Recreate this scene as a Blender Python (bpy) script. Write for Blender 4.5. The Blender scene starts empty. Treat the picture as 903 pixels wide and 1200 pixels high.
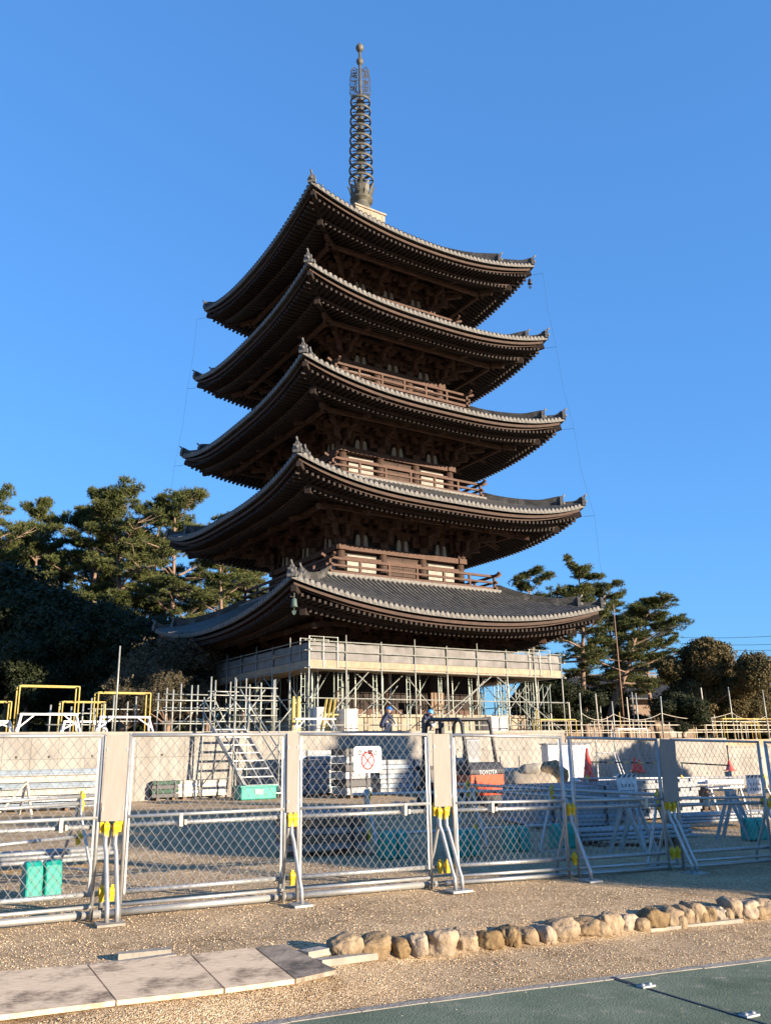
import bpy, bmesh, math, random
import numpy as np
from mathutils import Vector, Matrix, noise

random.seed(7)
SC = bpy.context.scene
COL = SC.collection
R = math.radians
sin, cos, pi = math.sin, math.cos, math.pi

# ------------------------------------------------------------------ camera, sky, sun, exposure
EYE = 1.55
F_PX, PITCH, ROLL = 990.6, 0.2760, 0.0182          # focal length in pixels of the 903 x 1200 photograph
cam_d = bpy.data.cameras.new('camera')
cam = bpy.data.objects.new('camera', cam_d)
COL.objects.link(cam)
SC.camera = cam
cam_d.sensor_fit = 'VERTICAL'
cam_d.sensor_height = 36.0
cam_d.sensor_width = 27.09
cam_d.lens = F_PX / 1200 * 36.0
cam_d.clip_start = 0.1
cam_d.clip_end = 3000
_c, _s, _cr, _sr = cos(PITCH), sin(PITCH), cos(ROLL), sin(ROLL)
_right = Vector((_cr, _sr * _s, -_sr * _c))
_up = Vector((_sr, -_cr * _s, _cr * _c))
_fwd = Vector((0, _c, _s))
cam.matrix_world = Matrix(((_right.x, _up.x, -_fwd.x, 0), (_right.y, _up.y, -_fwd.y, 0), (_right.z, _up.z, -_fwd.z, EYE), (0, 0, 0, 1)))

SUN_AZ, SUN_EL = 58.0, 12.0                        # azimuth measured from -Y towards +X
sdir = Vector((sin(R(SUN_AZ)) * cos(R(SUN_EL)), -cos(R(SUN_AZ)) * cos(R(SUN_EL)), sin(R(SUN_EL))))
sun_d = bpy.data.lights.new('sun', 'SUN')
sun_d.energy = 5.0
sun_d.angle = R(0.5)
sun_d.color = (1.0, 0.83, 0.63)
sun = bpy.data.objects.new('sun', sun_d)
COL.objects.link(sun)
sun.rotation_euler = (-sdir).to_track_quat('-Z', 'Y').to_euler()

W = bpy.data.worlds.new('World')
SC.world = W
W.use_nodes = True
nt = W.node_tree
nt.nodes.clear()
sky = nt.nodes.new('ShaderNodeTexSky')
sky.sky_type = 'NISHITA'
sky.sun_disc = False
sky.sun_elevation = R(SUN_EL)
sky.sun_rotation = R(180 - SUN_AZ)
sky.altitude = 100
sky.air_density = 1.3
sky.dust_density = 0.0
sky.ozone_density = 3.0
gm = nt.nodes.new('ShaderNodeGamma')                # the phone's picture evens out the sky's brightness towards the horizon
gm.inputs['Gamma'].default_value = 0.52
hs = nt.nodes.new('ShaderNodeMix'); hs.data_type = 'RGBA'; hs.blend_type = 'MULTIPLY'
hs.inputs[0].default_value = 1.0
hs.inputs[7].default_value = (0.46, 1.03, 1.93, 1)
bg = nt.nodes.new('ShaderNodeBackground')
bg.inputs['Strength'].default_value = 0.10
wo = nt.nodes.new('ShaderNodeOutputWorld')
nt.links.new(sky.outputs[0], gm.inputs['Color'])
nt.links.new(gm.outputs[0], hs.inputs[6])
nt.links.new(hs.outputs[2], bg.inputs['Color'])
nt.links.new(bg.outputs[0], wo.inputs['Surface'])

SC.view_settings.view_transform = 'Standard'
SC.view_settings.look = 'None'
SC.view_settings.gamma = 1.0
SC.view_settings.exposure = 1.5
SC.view_settings.use_curve_mapping = False

# ------------------------------------------------------------------ sight lines -> places in the world
def ray(u, v):
    a, b = u - 451.5, 600 - v
    px, py = a * _cr + b * _sr, -a * _sr + b * _cr
    d = Vector((px / F_PX, _c - _s * py / F_PX, _s + _c * py / F_PX))
    return d / d.y

def at(u, v, Y):
    return ray(u, v) * Y + Vector((0, 0, EYE))

def sst(a, b, x):
    t = min(1, max(0, (x - a) / (b - a)))
    return t * t * (3 - 2 * t)

def gbase(x):
    x = min(x, 26.0)
    return -0.03 * (x + math.sqrt(x * x + 0.6)) / 2

BP0, BP1 = Vector((-0.58, 7.44)), Vector((4.11, 10.07))   # foot line of the stone border
_bd = (BP1 - BP0).normalized()
_bn = Vector((_bd.y, -_bd.x))                        # points to the camera

def gz(x, y):
    d = (Vector((x, y)) - BP0).dot(_bn)
    f = sst(-0.9, 0.4, x)
    return gbase(x) - 0.13 * sst(-0.22, 0.02, d) * (f + (1 - f) * sst(.62, 1.0, d))

def gw(x, y):
    return 0.016 * noise.noise(Vector((x * .9, y * .9, 0))) + 0.012 * noise.noise(Vector((x * 2.9, y * 2.9, 3))) + 0.03 * noise.noise(Vector((x * .21, y * .21, 5))) * sst(9, 14, y) - .006

def G(u, v):
    """where a sight line first meets the ground"""
    d = ray(u, v); o = Vector((0, 0, EYE))
    lo, hi = 2.0, 2.0
    while hi < 400 and (d * hi + o).z > gz(d.x * hi, hi): lo, hi = hi, hi * 1.01
    for _ in range(30):
        t = (lo + hi) / 2
        if (d * t + o).z > gz(d.x * t, t): lo = t
        else: hi = t
    p = d * hi
    return Vector((p.x, p.y, gz(p.x, p.y)))

PHI = -0.215 + pi / 4
PC = Vector((-1.261, 50.0, 0))
PE = Vector((cos(PHI), sin(PHI), 0))
PN = Vector((sin(PHI), -cos(PHI), 0))

def onb(u, v, b):
    """point of the sight line in the vertical plane parallel to the pagoda's right front, b metres before its axis"""
    d = ray(u, v)
    t = (PC.dot(PN) + b) / d.dot(PN)
    return d * t + Vector((0, 0, EYE))

def pab(a, b, z):
    q = PC + PE * a + PN * b
    return Vector((q.x, q.y, z))

# ------------------------------------------------------------------ materials
MATS = {}
def mat(name, col, rough=0.7, metal=0.0, var=0.25, scale=6.0, bump=0.0, bscale=40.0, col2=None, spec=0.4, detail=6, trans=0.0):
    if name in MATS:
        return MATS[name]
    m = bpy.data.materials.new(name)
    m.use_nodes = True
    n, l = m.node_tree.nodes, m.node_tree.links
    n.clear()
    out = n.new('ShaderNodeOutputMaterial')
    b = n.new('ShaderNodeBsdfPrincipled')
    tc = n.new('ShaderNodeTexCoord')
    nz = n.new('ShaderNodeTexNoise')
    nz.inputs['Scale'].default_value = scale
    nz.inputs['Detail'].default_value = detail
    nz.inputs['Roughness'].default_value = 0.62
    l.new(tc.outputs['Object'], nz.inputs['Vector'])
    rp = n.new('ShaderNodeValToRGB')
    c2 = col2 if col2 else tuple(min(1, c * (1 + var)) for c in col)
    c1 = tuple(c * (1 - var) for c in col) if not col2 else col
    rp.color_ramp.elements[0].position = 0.32
    rp.color_ramp.elements[1].position = 0.68
    rp.color_ramp.elements[0].color = (*c1, 1)
    rp.color_ramp.elements[1].color = (*c2, 1)
    l.new(nz.outputs['Fac'], rp.inputs[0])
    l.new(rp.outputs[0], b.inputs['Base Color'])
    b.inputs['Roughness'].default_value = rough
    b.inputs['Metallic'].default_value = metal
    b.inputs['Specular IOR Level'].default_value = spec
    if bump > 0:
        n2 = n.new('ShaderNodeTexNoise')
        n2.inputs['Scale'].default_value = bscale
        n2.inputs['Detail'].default_value = 4
        l.new(tc.outputs['Object'], n2.inputs['Vector'])
        bp = n.new('ShaderNodeBump')
        bp.inputs['Strength'].default_value = bump
        bp.inputs['Distance'].default_value = 0.02
        l.new(n2.outputs['Fac'], bp.inputs['Height'])
        l.new(bp.outputs[0], b.inputs['Normal'])
    l.new(b.outputs[0], out.inputs['Surface'])
    MATS[name] = m
    m['bsdf'] = b.name
    return m

wood = mat('aged_wood', (0.044, 0.0225, 0.014), 0.75, var=0.35, scale=3, bump=0.3, bscale=25)
wood_br = mat('shaded_wood', (0.019, 0.011, 0.0075), 0.8, var=0.4, scale=3, bump=0.3, bscale=25)  # timber darkened for the gloom under the eaves and behind the scaffold
wood_bk = mat('sunlit_bracket_wood', (0.066, 0.034, 0.021), 0.8, var=0.4, scale=3, bump=0.3, bscale=25)  # same timber lightened, the sun on the brackets put into the colour
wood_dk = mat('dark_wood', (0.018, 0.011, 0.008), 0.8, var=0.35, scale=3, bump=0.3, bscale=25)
wood_rail = mat('rail_wood', (0.076, 0.038, 0.0235), 0.75, var=0.3, scale=4)
plaster = mat('white_plaster', (0.28, 0.26, 0.225), 0.9, var=0.25, scale=2.5)
tile = mat('roof_tile', (0.055, 0.055, 0.055), 0.6, col2=(0.13, 0.125, 0.115), scale=2.2, spec=0.3)
tile_fl = mat('shaded_trough_tile', (0.026, 0.026, 0.025), 0.75, col2=(0.055, 0.053, 0.048), scale=3, spec=0.2)  # same clay as the ribs, shade between them painted in darker
tile_lt = mat('tile_end', (0.085, 0.08, 0.073), 0.65, col2=(0.20, 0.19, 0.172), scale=7, spec=.25)
bronze = mat('spire_bronze', (0.055, 0.052, 0.04), 0.6, metal=0.15, col2=(0.115, 0.105, 0.078), scale=2.5)
stone_lt = mat('cut_stone', (0.27, 0.225, 0.165), 0.85, var=0.25, scale=2, bump=0.3, bscale=20)
steel = mat('galvanised_steel', (0.40, 0.40, 0.385), 0.42, metal=0.6, var=0.15, scale=12)
steel_dl = mat('dull_galvanised_steel', (0.30, 0.31, 0.31), 0.5, metal=0.35, var=0.25, scale=8)
scaf = mat('scaffold_pipe', (0.30, 0.31, 0.28), 0.5, metal=0.3, var=0.25, scale=5)
scaf_gr = mat('scaffold_frame_paint', (0.25, 0.29, 0.255), 0.55, metal=0.2, var=0.25, scale=5)
wire = mat('chain_link_wire', (0.33, 0.33, 0.32), 0.45, metal=0.5, var=0.12, scale=20)
yellow = mat('yellow_plastic', (0.58, 0.38, 0.012), 0.5, var=0.12, scale=15)
yellow_p = mat('yellow_paint', (0.42, 0.32, 0.09), 0.55, var=0.25, scale=6)
white_p = mat('white_paint', (0.62, 0.61, 0.60), 0.55, var=0.12, scale=6)
teal = mat('teal_plastic', (0.008, 0.25, 0.19), 0.5, var=0.15, scale=8)
red_p = mat('red_plastic', (0.72, 0.06, 0.03), 0.5, var=0.1, scale=8)
orange_p = mat('forklift_orange', (0.55, 0.07, 0.02), 0.4, var=0.12, scale=5)
black_p = mat('black_paint', (0.025, 0.025, 0.028), 0.5, var=0.25, scale=8)
rubber = mat('rubber', (0.02, 0.02, 0.02), 0.85, var=0.2, scale=10)
sheet_blue = mat('blue_grey_sheet', (0.20, 0.25, 0.30), 0.6, metal=0.15, var=0.2, scale=3)
sheet_grey = mat('grey_sheet', (0.22, 0.23, 0.24), 0.6, metal=0.25, var=0.2, scale=3)
sheet_cream = mat('cream_sheet', (0.46, 0.41, 0.33), 0.7, var=0.15, scale=3)
tarp = mat('grey_tarp', (0.165, 0.157, 0.15), 0.8, var=0.3, scale=1.4, bump=0.8, bscale=2.2)
plank_m = mat('new_timber', (0.28, 0.215, 0.145), 0.75, var=0.2, scale=4)
timber_dk = mat('brown_timber', (0.16, 0.105, 0.065), 0.8, var=0.35, scale=5)
cloth_dk = mat('navy_workwear', (0.035, 0.045, 0.085), 0.9, var=0.2, scale=10)
cloth_bl = mat('pale_blue_workwear', (0.22, 0.36, 0.55), 0.9, var=0.2, scale=10)
helmet_b = mat('blue_helmet', (0.03, 0.13, 0.50), 0.35, var=0.05)
helmet_l = mat('light_blue_helmet', (0.07, 0.30, 0.62), 0.35, var=0.05)
skin_m = mat('skin', (0.48, 0.29, 0.20), 0.6, var=0.08)
verdigris = mat('verdigris', (0.065, 0.10, 0.085), 0.6, var=0.25, scale=12)
glass_dk = mat('dark_glass', (0.03, 0.035, 0.04), 0.15, var=0.1)
bark = mat('pine_bark', (0.13, 0.085, 0.06), 0.9, col2=(0.26, 0.18, 0.13), scale=5, bump=0.8, bscale=12)

def bark_like(): return bark

def leaf_mat(name, c1, c2, c3, trans=0.12):
    m = bpy.data.materials.new(name)
    m.use_nodes = True
    n, l = m.node_tree.nodes, m.node_tree.links
    n.clear()
    out = n.new('ShaderNodeOutputMaterial')
    b = n.new('ShaderNodeBsdfPrincipled')
    b.inputs['Roughness'].default_value = 0.65
    b.inputs['Specular IOR Level'].default_value = 0.25
    g = n.new('ShaderNodeNewGeometry')
    tc = n.new('ShaderNodeTexCoord')
    nz = n.new('ShaderNodeTexNoise')
    nz.inputs['Scale'].default_value = 0.55
    l.new(tc.outputs['Object'], nz.inputs['Vector'])
    ad = n.new('ShaderNodeMath'); ad.operation = 'MULTIPLY_ADD'
    l.new(g.outputs['Random Per Island'], ad.inputs[0]); ad.inputs[1].default_value = 0.5
    sb = n.new('ShaderNodeMath'); sb.operation = 'SUBTRACT'
    l.new(nz.outputs['Fac'], sb.inputs[0]); sb.inputs[1].default_value = 0.25
    l.new(sb.outputs[0], ad.inputs[2])
    rp = n.new('ShaderNodeValToRGB')
    rp.color_ramp.elements[0].position = 0.1; rp.color_ramp.elements[0].color = (*c1, 1)
    rp.color_ramp.elements[1].position = 0.9; rp.color_ramp.elements[1].color = (*c3, 1)
    e = rp.color_ramp.elements.new(0.5); e.color = (*c2, 1)
    l.new(ad.outputs[0], rp.inputs[0])
    l.new(rp.outputs[0], b.inputs['Base Color'])
    tr = n.new('ShaderNodeBsdfTranslucent')
    l.new(rp.outputs[0], tr.inputs['Color'])
    mx = n.new('ShaderNodeMixShader'); mx.inputs[0].default_value = trans
    l.new(b.outputs[0], mx.inputs[1]); l.new(tr.outputs[0], mx.inputs[2])
    l.new(mx.outputs[0], out.inputs['Surface'])
    return m

pine_leaf = leaf_mat('pine_needles', (0.040, 0.058, 0.018), (0.080, 0.095, 0.028), (0.145, 0.135, 0.042))
dark_leaf = leaf_mat('evergreen_leaves', (0.010, 0.016, 0.006), (0.020, 0.028, 0.010), (0.04, 0.045, 0.016))
brown_leaf = leaf_mat('olive_brown_leaves', (0.040, 0.038, 0.014), (0.078, 0.063, 0.022), (0.13, 0.085, 0.032))
dry_leaf = leaf_mat('dry_twigs', (0.045, 0.04, 0.024), (0.08, 0.066, 0.038), (0.12, 0.10, 0.058))

def mapped(m):
    n, l = m.node_tree.nodes, m.node_tree.links
    return n, l, n.new('ShaderNodeTexCoord')

def gravel_mat():
    m = bpy.data.materials.new('gravel'); m.use_nodes = True
    n, l = m.node_tree.nodes, m.node_tree.links
    b = n['Principled BSDF']
    tc = n.new('ShaderNodeTexCoord')
    vo = n.new('ShaderNodeTexVoronoi'); vo.inputs['Scale'].default_value = 72
    vo2 = n.new('ShaderNodeTexVoronoi'); vo2.inputs['Scale'].default_value = 110
    nz = n.new('ShaderNodeTexNoise'); nz.inputs['Scale'].default_value = 0.9; nz.inputs['Detail'].default_value = 7
    for t in (vo, vo2, nz): l.new(tc.outputs['Object'], t.inputs['Vector'])
    sp = n.new('ShaderNodeSeparateColor'); l.new(vo.outputs['Color'], sp.inputs[0])
    rp = n.new('ShaderNodeValToRGB'); cr = rp.color_ramp
    cr.elements[0].position = 0.0; cr.elements[0].color = (0.25, 0.18, 0.11, 1)
    cr.elements[1].position = 1.0; cr.elements[1].color = (0.72, 0.58, 0.41, 1)
    e = cr.elements.new(0.35); e.color = (0.44, 0.325, 0.20, 1)
    e = cr.elements.new(0.7); e.color = (0.56, 0.43, 0.275, 1)
    l.new(sp.outputs[0], rp.inputs[0])
    rp2 = n.new('ShaderNodeValToRGB'); rp2.color_ramp.elements[0].position = .3; rp2.color_ramp.elements[1].position = .7
    rp2.color_ramp.elements[0].color = (0.70, 0.67, 0.64, 1); rp2.color_ramp.elements[1].color = (1.10, 1.06, 1.0, 1)
    l.new(nz.outputs['Fac'], rp2.inputs[0])
    mx = n.new('ShaderNodeMix'); mx.data_type = 'RGBA'; mx.blend_type = 'MULTIPLY'; mx.inputs[0].default_value = 1
    l.new(rp.outputs[0], mx.inputs[6]); l.new(rp2.outputs[0], mx.inputs[7])
    n7 = n.new('ShaderNodeTexNoise'); n7.inputs['Scale'].default_value = 3.1; n7.inputs['Detail'].default_value = 6; n7.inputs['Distortion'].default_value = 1.2
    l.new(tc.outputs['Object'], n7.inputs['Vector'])
    r7 = n.new('ShaderNodeValToRGB'); r7.color_ramp.elements[0].position = .33; r7.color_ramp.elements[1].position = .47
    r7.color_ramp.elements[0].color = (.72, .69, .66, 1); r7.color_ramp.elements[1].color = (1, 1, 1, 1); l.new(n7.outputs['Fac'], r7.inputs[0])
    m7 = n.new('ShaderNodeMix'); m7.data_type = 'RGBA'; m7.blend_type = 'MULTIPLY'; m7.inputs[0].default_value = 1
    l.new(mx.outputs[2], m7.inputs[6]); l.new(r7.outputs[0], m7.inputs[7])
    l.new(m7.outputs[2], b.inputs['Base Color'])
    b.inputs['Roughness'].default_value = 0.9
    b.inputs['Specular IOR Level'].default_value = 0.05
    bp = n.new('ShaderNodeBump'); bp.inputs['Strength'].default_value = 0.9; bp.inputs['Distance'].default_value = 0.012; bp.invert = True
    ad = n.new('ShaderNodeMath'); ad.operation = 'ADD'
    l.new(vo.outputs['Distance'], ad.inputs[0]); l.new(vo2.outputs['Distance'], ad.inputs[1])
    l.new(ad.outputs[0], bp.inputs['Height']); l.new(bp.outputs[0], b.inputs['Normal'])
    return m

def pebble_mat():
    m = bpy.data.materials.new('pebbles'); m.use_nodes = True
    n, l = m.node_tree.nodes, m.node_tree.links
    b = n['Principled BSDF']
    g = n.new('ShaderNodeNewGeometry')
    rp = n.new('ShaderNodeValToRGB'); cr = rp.color_ramp
    cr.elements[0].color = (0.26, 0.19, 0.12, 1); cr.elements[1].color = (0.68, 0.55, 0.385, 1)
    e = cr.elements.new(0.5); e.color = (0.50, 0.375, 0.235, 1)
    l.new(g.outputs['Random Per Island'], rp.inputs[0]); l.new(rp.outputs[0], b.inputs['Base Color'])
    b.inputs['Roughness'].default_value = 0.9; b.inputs['Specular IOR Level'].default_value = .1
    return m

def asphalt_mat():
    m = bpy.data.materials.new('green_grey_paving'); m.use_nodes = True
    n, l = m.node_tree.nodes, m.node_tree.links
    b = n['Principled BSDF']
    tc = n.new('ShaderNodeTexCoord')
    nz = n.new('ShaderNodeTexNoise'); nz.inputs['Scale'].default_value = 1.6; nz.inputs['Detail'].default_value = 8; nz.inputs['Roughness'].default_value = .7
    n3 = n.new('ShaderNodeTexNoise'); n3.inputs['Scale'].default_value = 70; n3.inputs['Detail'].default_value = 3
    n4 = n.new('ShaderNodeTexNoise'); n4.inputs['Scale'].default_value = 5; n4.inputs['Detail'].default_value = 9; n4.inputs['Roughness'].default_value = .75
    for t in (nz, n3, n4): l.new(tc.outputs['Object'], t.inputs['Vector'])
    rp = n.new('ShaderNodeValToRGB'); cr = rp.color_ramp
    cr.elements[0].position = .3; cr.elements[0].color = (0.085, 0.112, 0.075, 1)
    cr.elements[1].position = .72; cr.elements[1].color = (0.175, 0.205, 0.145, 1)
    l.new(nz.outputs['Fac'], rp.inputs[0])
    r2 = n.new('ShaderNodeValToRGB'); r2.color_ramp.elements[0].position = .55; r2.color_ramp.elements[1].position = .75
    l.new(n4.outputs['Fac'], r2.inputs[0])
    mx = n.new('ShaderNodeMix'); mx.data_type = 'RGBA'
    l.new(r2.outputs[0], mx.inputs[0]); l.new(rp.outputs[0], mx.inputs[6]); mx.inputs[7].default_value = (0.34, 0.30, 0.23, 1)
    l.new(mx.outputs[2], b.inputs['Base Color'])
    b.inputs['Roughness'].default_value = 0.85; b.inputs['Specular IOR Level'].default_value = .12
    bp = n.new('ShaderNodeBump'); bp.inputs['Strength'].default_value = 0.8; bp.inputs['Distance'].default_value = 0.008
    l.new(n3.outputs['Fac'], bp.inputs['Height']); l.new(bp.outputs[0], b.inputs['Normal'])
    return m

def concrete_mat(name, c=(0.31, 0.292, 0.262)):
    """cast concrete with faint formwork joints"""
    m = bpy.data.materials.new(name); m.use_nodes = True
    n, l = m.node_tree.nodes, m.node_tree.links
    b = n['Principled BSDF']
    tc = n.new('ShaderNodeTexCoord')
    sp = n.new('ShaderNodeSeparateXYZ'); l.new(tc.outputs['Object'], sp.inputs[0])
    cb = n.new('ShaderNodeCombineXYZ'); l.new(sp.outputs[0], cb.inputs[0]); l.new(sp.outputs[2], cb.inputs[1])
    br = n.new('ShaderNodeTexBrick'); br.offset = 0
    br.inputs['Scale'].default_value = 1; br.inputs['Brick Width'].default_value = 0.9; br.inputs['Row Height'].default_value = 1.85
    br.inputs['Mortar Size'].default_value = 0.012; br.inputs['Mortar Smooth'].default_value = 0.3
    br.inputs['Color1'].default_value = (*c, 1); br.inputs['Color2'].default_value = tuple(x * .93 for x in c) + (1,)
    br.inputs['Mortar'].default_value = tuple(x * .55 for x in c) + (1,)
    l.new(cb.outputs[0], br.inputs['Vector'])
    nz = n.new('ShaderNodeTexNoise'); nz.inputs['Scale'].default_value = 1.1; nz.inputs['Detail'].default_value = 8
    l.new(tc.outputs['Object'], nz.inputs['Vector'])
    rp = n.new('ShaderNodeValToRGB'); rp.color_ramp.elements[0].position = .3; rp.color_ramp.elements[1].position = .7
    rp.color_ramp.elements[0].color = (.72, .71, .70, 1); rp.color_ramp.elements[1].color = (1.10, 1.09, 1.07, 1)
    l.new(nz.outputs['Fac'], rp.inputs[0])
    mx = n.new('ShaderNodeMix'); mx.data_type = 'RGBA'; mx.blend_type = 'MULTIPLY'; mx.inputs[0].default_value = 1
    mp = n.new('ShaderNodeMapping'); mp.inputs['Scale'].default_value = (2.6, 2.6, .22); l.new(tc.outputs['Object'], mp.inputs[0])
    n5 = n.new('ShaderNodeTexNoise'); n5.inputs['Scale'].default_value = 1.4; n5.inputs['Detail'].default_value = 9; n5.inputs['Roughness'].default_value = .7; l.new(mp.outputs[0], n5.inputs['Vector'])
    r5 = n.new('ShaderNodeValToRGB'); r5.color_ramp.elements[0].position = .36; r5.color_ramp.elements[1].position = .58
    r5.color_ramp.elements[0].color = (.66, .63, .59, 1); r5.color_ramp.elements[1].color = (1, 1, 1, 1); l.new(n5.outputs['Fac'], r5.inputs[0])
    m5 = n.new('ShaderNodeMix'); m5.data_type = 'RGBA'; m5.blend_type = 'MULTIPLY'; m5.inputs[0].default_value = .8
    l.new(br.outputs[0], mx.inputs[6]); l.new(rp.outputs[0], mx.inputs[7]); l.new(mx.outputs[2], m5.inputs[6]); l.new(r5.outputs[0], m5.inputs[7]); l.new(m5.outputs[2], b.inputs['Base Color'])
    b.inputs['Roughness'].default_value = 0.9
    return m

def plywood_mat(name, c1, c2, stain, thr=(0.56, 0.66), sx=1.6, sy=9):
    m = bpy.data.materials.new(name); m.use_nodes = True
    n, l = m.node_tree.nodes, m.node_tree.links
    b = n['Principled BSDF']
    tc = n.new('ShaderNodeTexCoord')
    mp = n.new('ShaderNodeMapping'); mp.inputs['Scale'].default_value = (sx, sy, sy)
    l.new(tc.outputs['Object'], mp.inputs[0])
    nz = n.new('ShaderNodeTexNoise'); nz.inputs['Scale'].default_value = 3; nz.inputs['Detail'].default_value = 8; nz.inputs['Roughness'].default_value = .7
    l.new(mp.outputs[0], nz.inputs['Vector'])
    rp = n.new('ShaderNodeValToRGB'); rp.color_ramp.elements[0].position = .3; rp.color_ramp.elements[1].position = .7
    rp.color_ramp.elements[0].color = (*c1, 1); rp.color_ramp.elements[1].color = (*c2, 1)
    l.new(nz.outputs['Fac'], rp.inputs[0])
    n2 = n.new('ShaderNodeTexNoise'); n2.inputs['Scale'].default_value = 2.3; n2.inputs['Detail'].default_value = 10; n2.inputs['Roughness'].default_value = .75
    l.new(tc.outputs['Object'], n2.inputs['Vector'])
    r2 = n.new('ShaderNodeValToRGB'); r2.color_ramp.elements[0].position = thr[0]; r2.color_ramp.elements[1].position = thr[1]
    l.new(n2.outputs['Fac'], r2.inputs[0])
    mx = n.new('ShaderNodeMix'); mx.data_type = 'RGBA'
    l.new(r2.outputs[0], mx.inputs[0]); l.new(rp.outputs[0], mx.inputs[6]); mx.inputs[7].default_value = (*stain, 1)
    l.new(mx.outputs[2], b.inputs['Base Color'])
    b.inputs['Roughness'].default_value = 0.9; b.inputs['Specular IOR Level'].default_value = .08
    return m

M_gravel, M_pebble, M_asph = gravel_mat(), pebble_mat(), asphalt_mat()
M_conc = concrete_mat('cast_concrete')
M_conc2 = mat('pale_concrete', (0.26, 0.235, 0.195), 0.9, var=0.2, scale=4, bump=0.4, bscale=30)
M_board = plywood_mat('pale_plywood', (0.235, 0.21, 0.182), (0.29, 0.262, 0.23), (0.165, 0.148, 0.128), (.62, .75), 9, 1.2)
M_floorply = plywood_mat('weathered_plywood', (0.54, 0.40, 0.255), (0.78, 0.60, 0.41), (0.15, 0.108, 0.075), (.50, .66), 2.5, 14)
M_floorply_dk = plywood_mat('stained_plywood', (0.22, 0.175, 0.13), (0.42, 0.34, 0.26), (0.10, 0.085, 0.07), (.45, .62), 10, 1.5)
def vary(m):
    n, l = m.node_tree.nodes, m.node_tree.links
    b = n[m['bsdf']]; src = b.inputs['Base Color'].links[0].from_socket
    oi = n.new('ShaderNodeObjectInfo'); hv = n.new('ShaderNodeHueSaturation')
    a = n.new('ShaderNodeMapRange'); a.inputs[3].default_value = .62; a.inputs[4].default_value = 1.25
    c = n.new('ShaderNodeMapRange'); c.inputs[3].default_value = 1.15; c.inputs[4].default_value = .65
    l.new(oi.outputs['Random'], a.inputs[0]); l.new(oi.outputs['Random'], c.inputs[0])
    l.new(a.outputs[0], hv.inputs['Value']); l.new(c.outputs[0], hv.inputs['Saturation'])
    l.new(src, hv.inputs['Color']); l.new(hv.outputs[0], b.inputs['Base Color'])
    return m
M_boulder = mat('border_boulder', (0.14, 0.090, 0.046), 0.85, col2=(0.34, 0.245, 0.135), scale=9, bump=1.0, bscale=26, detail=10); vary(M_boulder)

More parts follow.
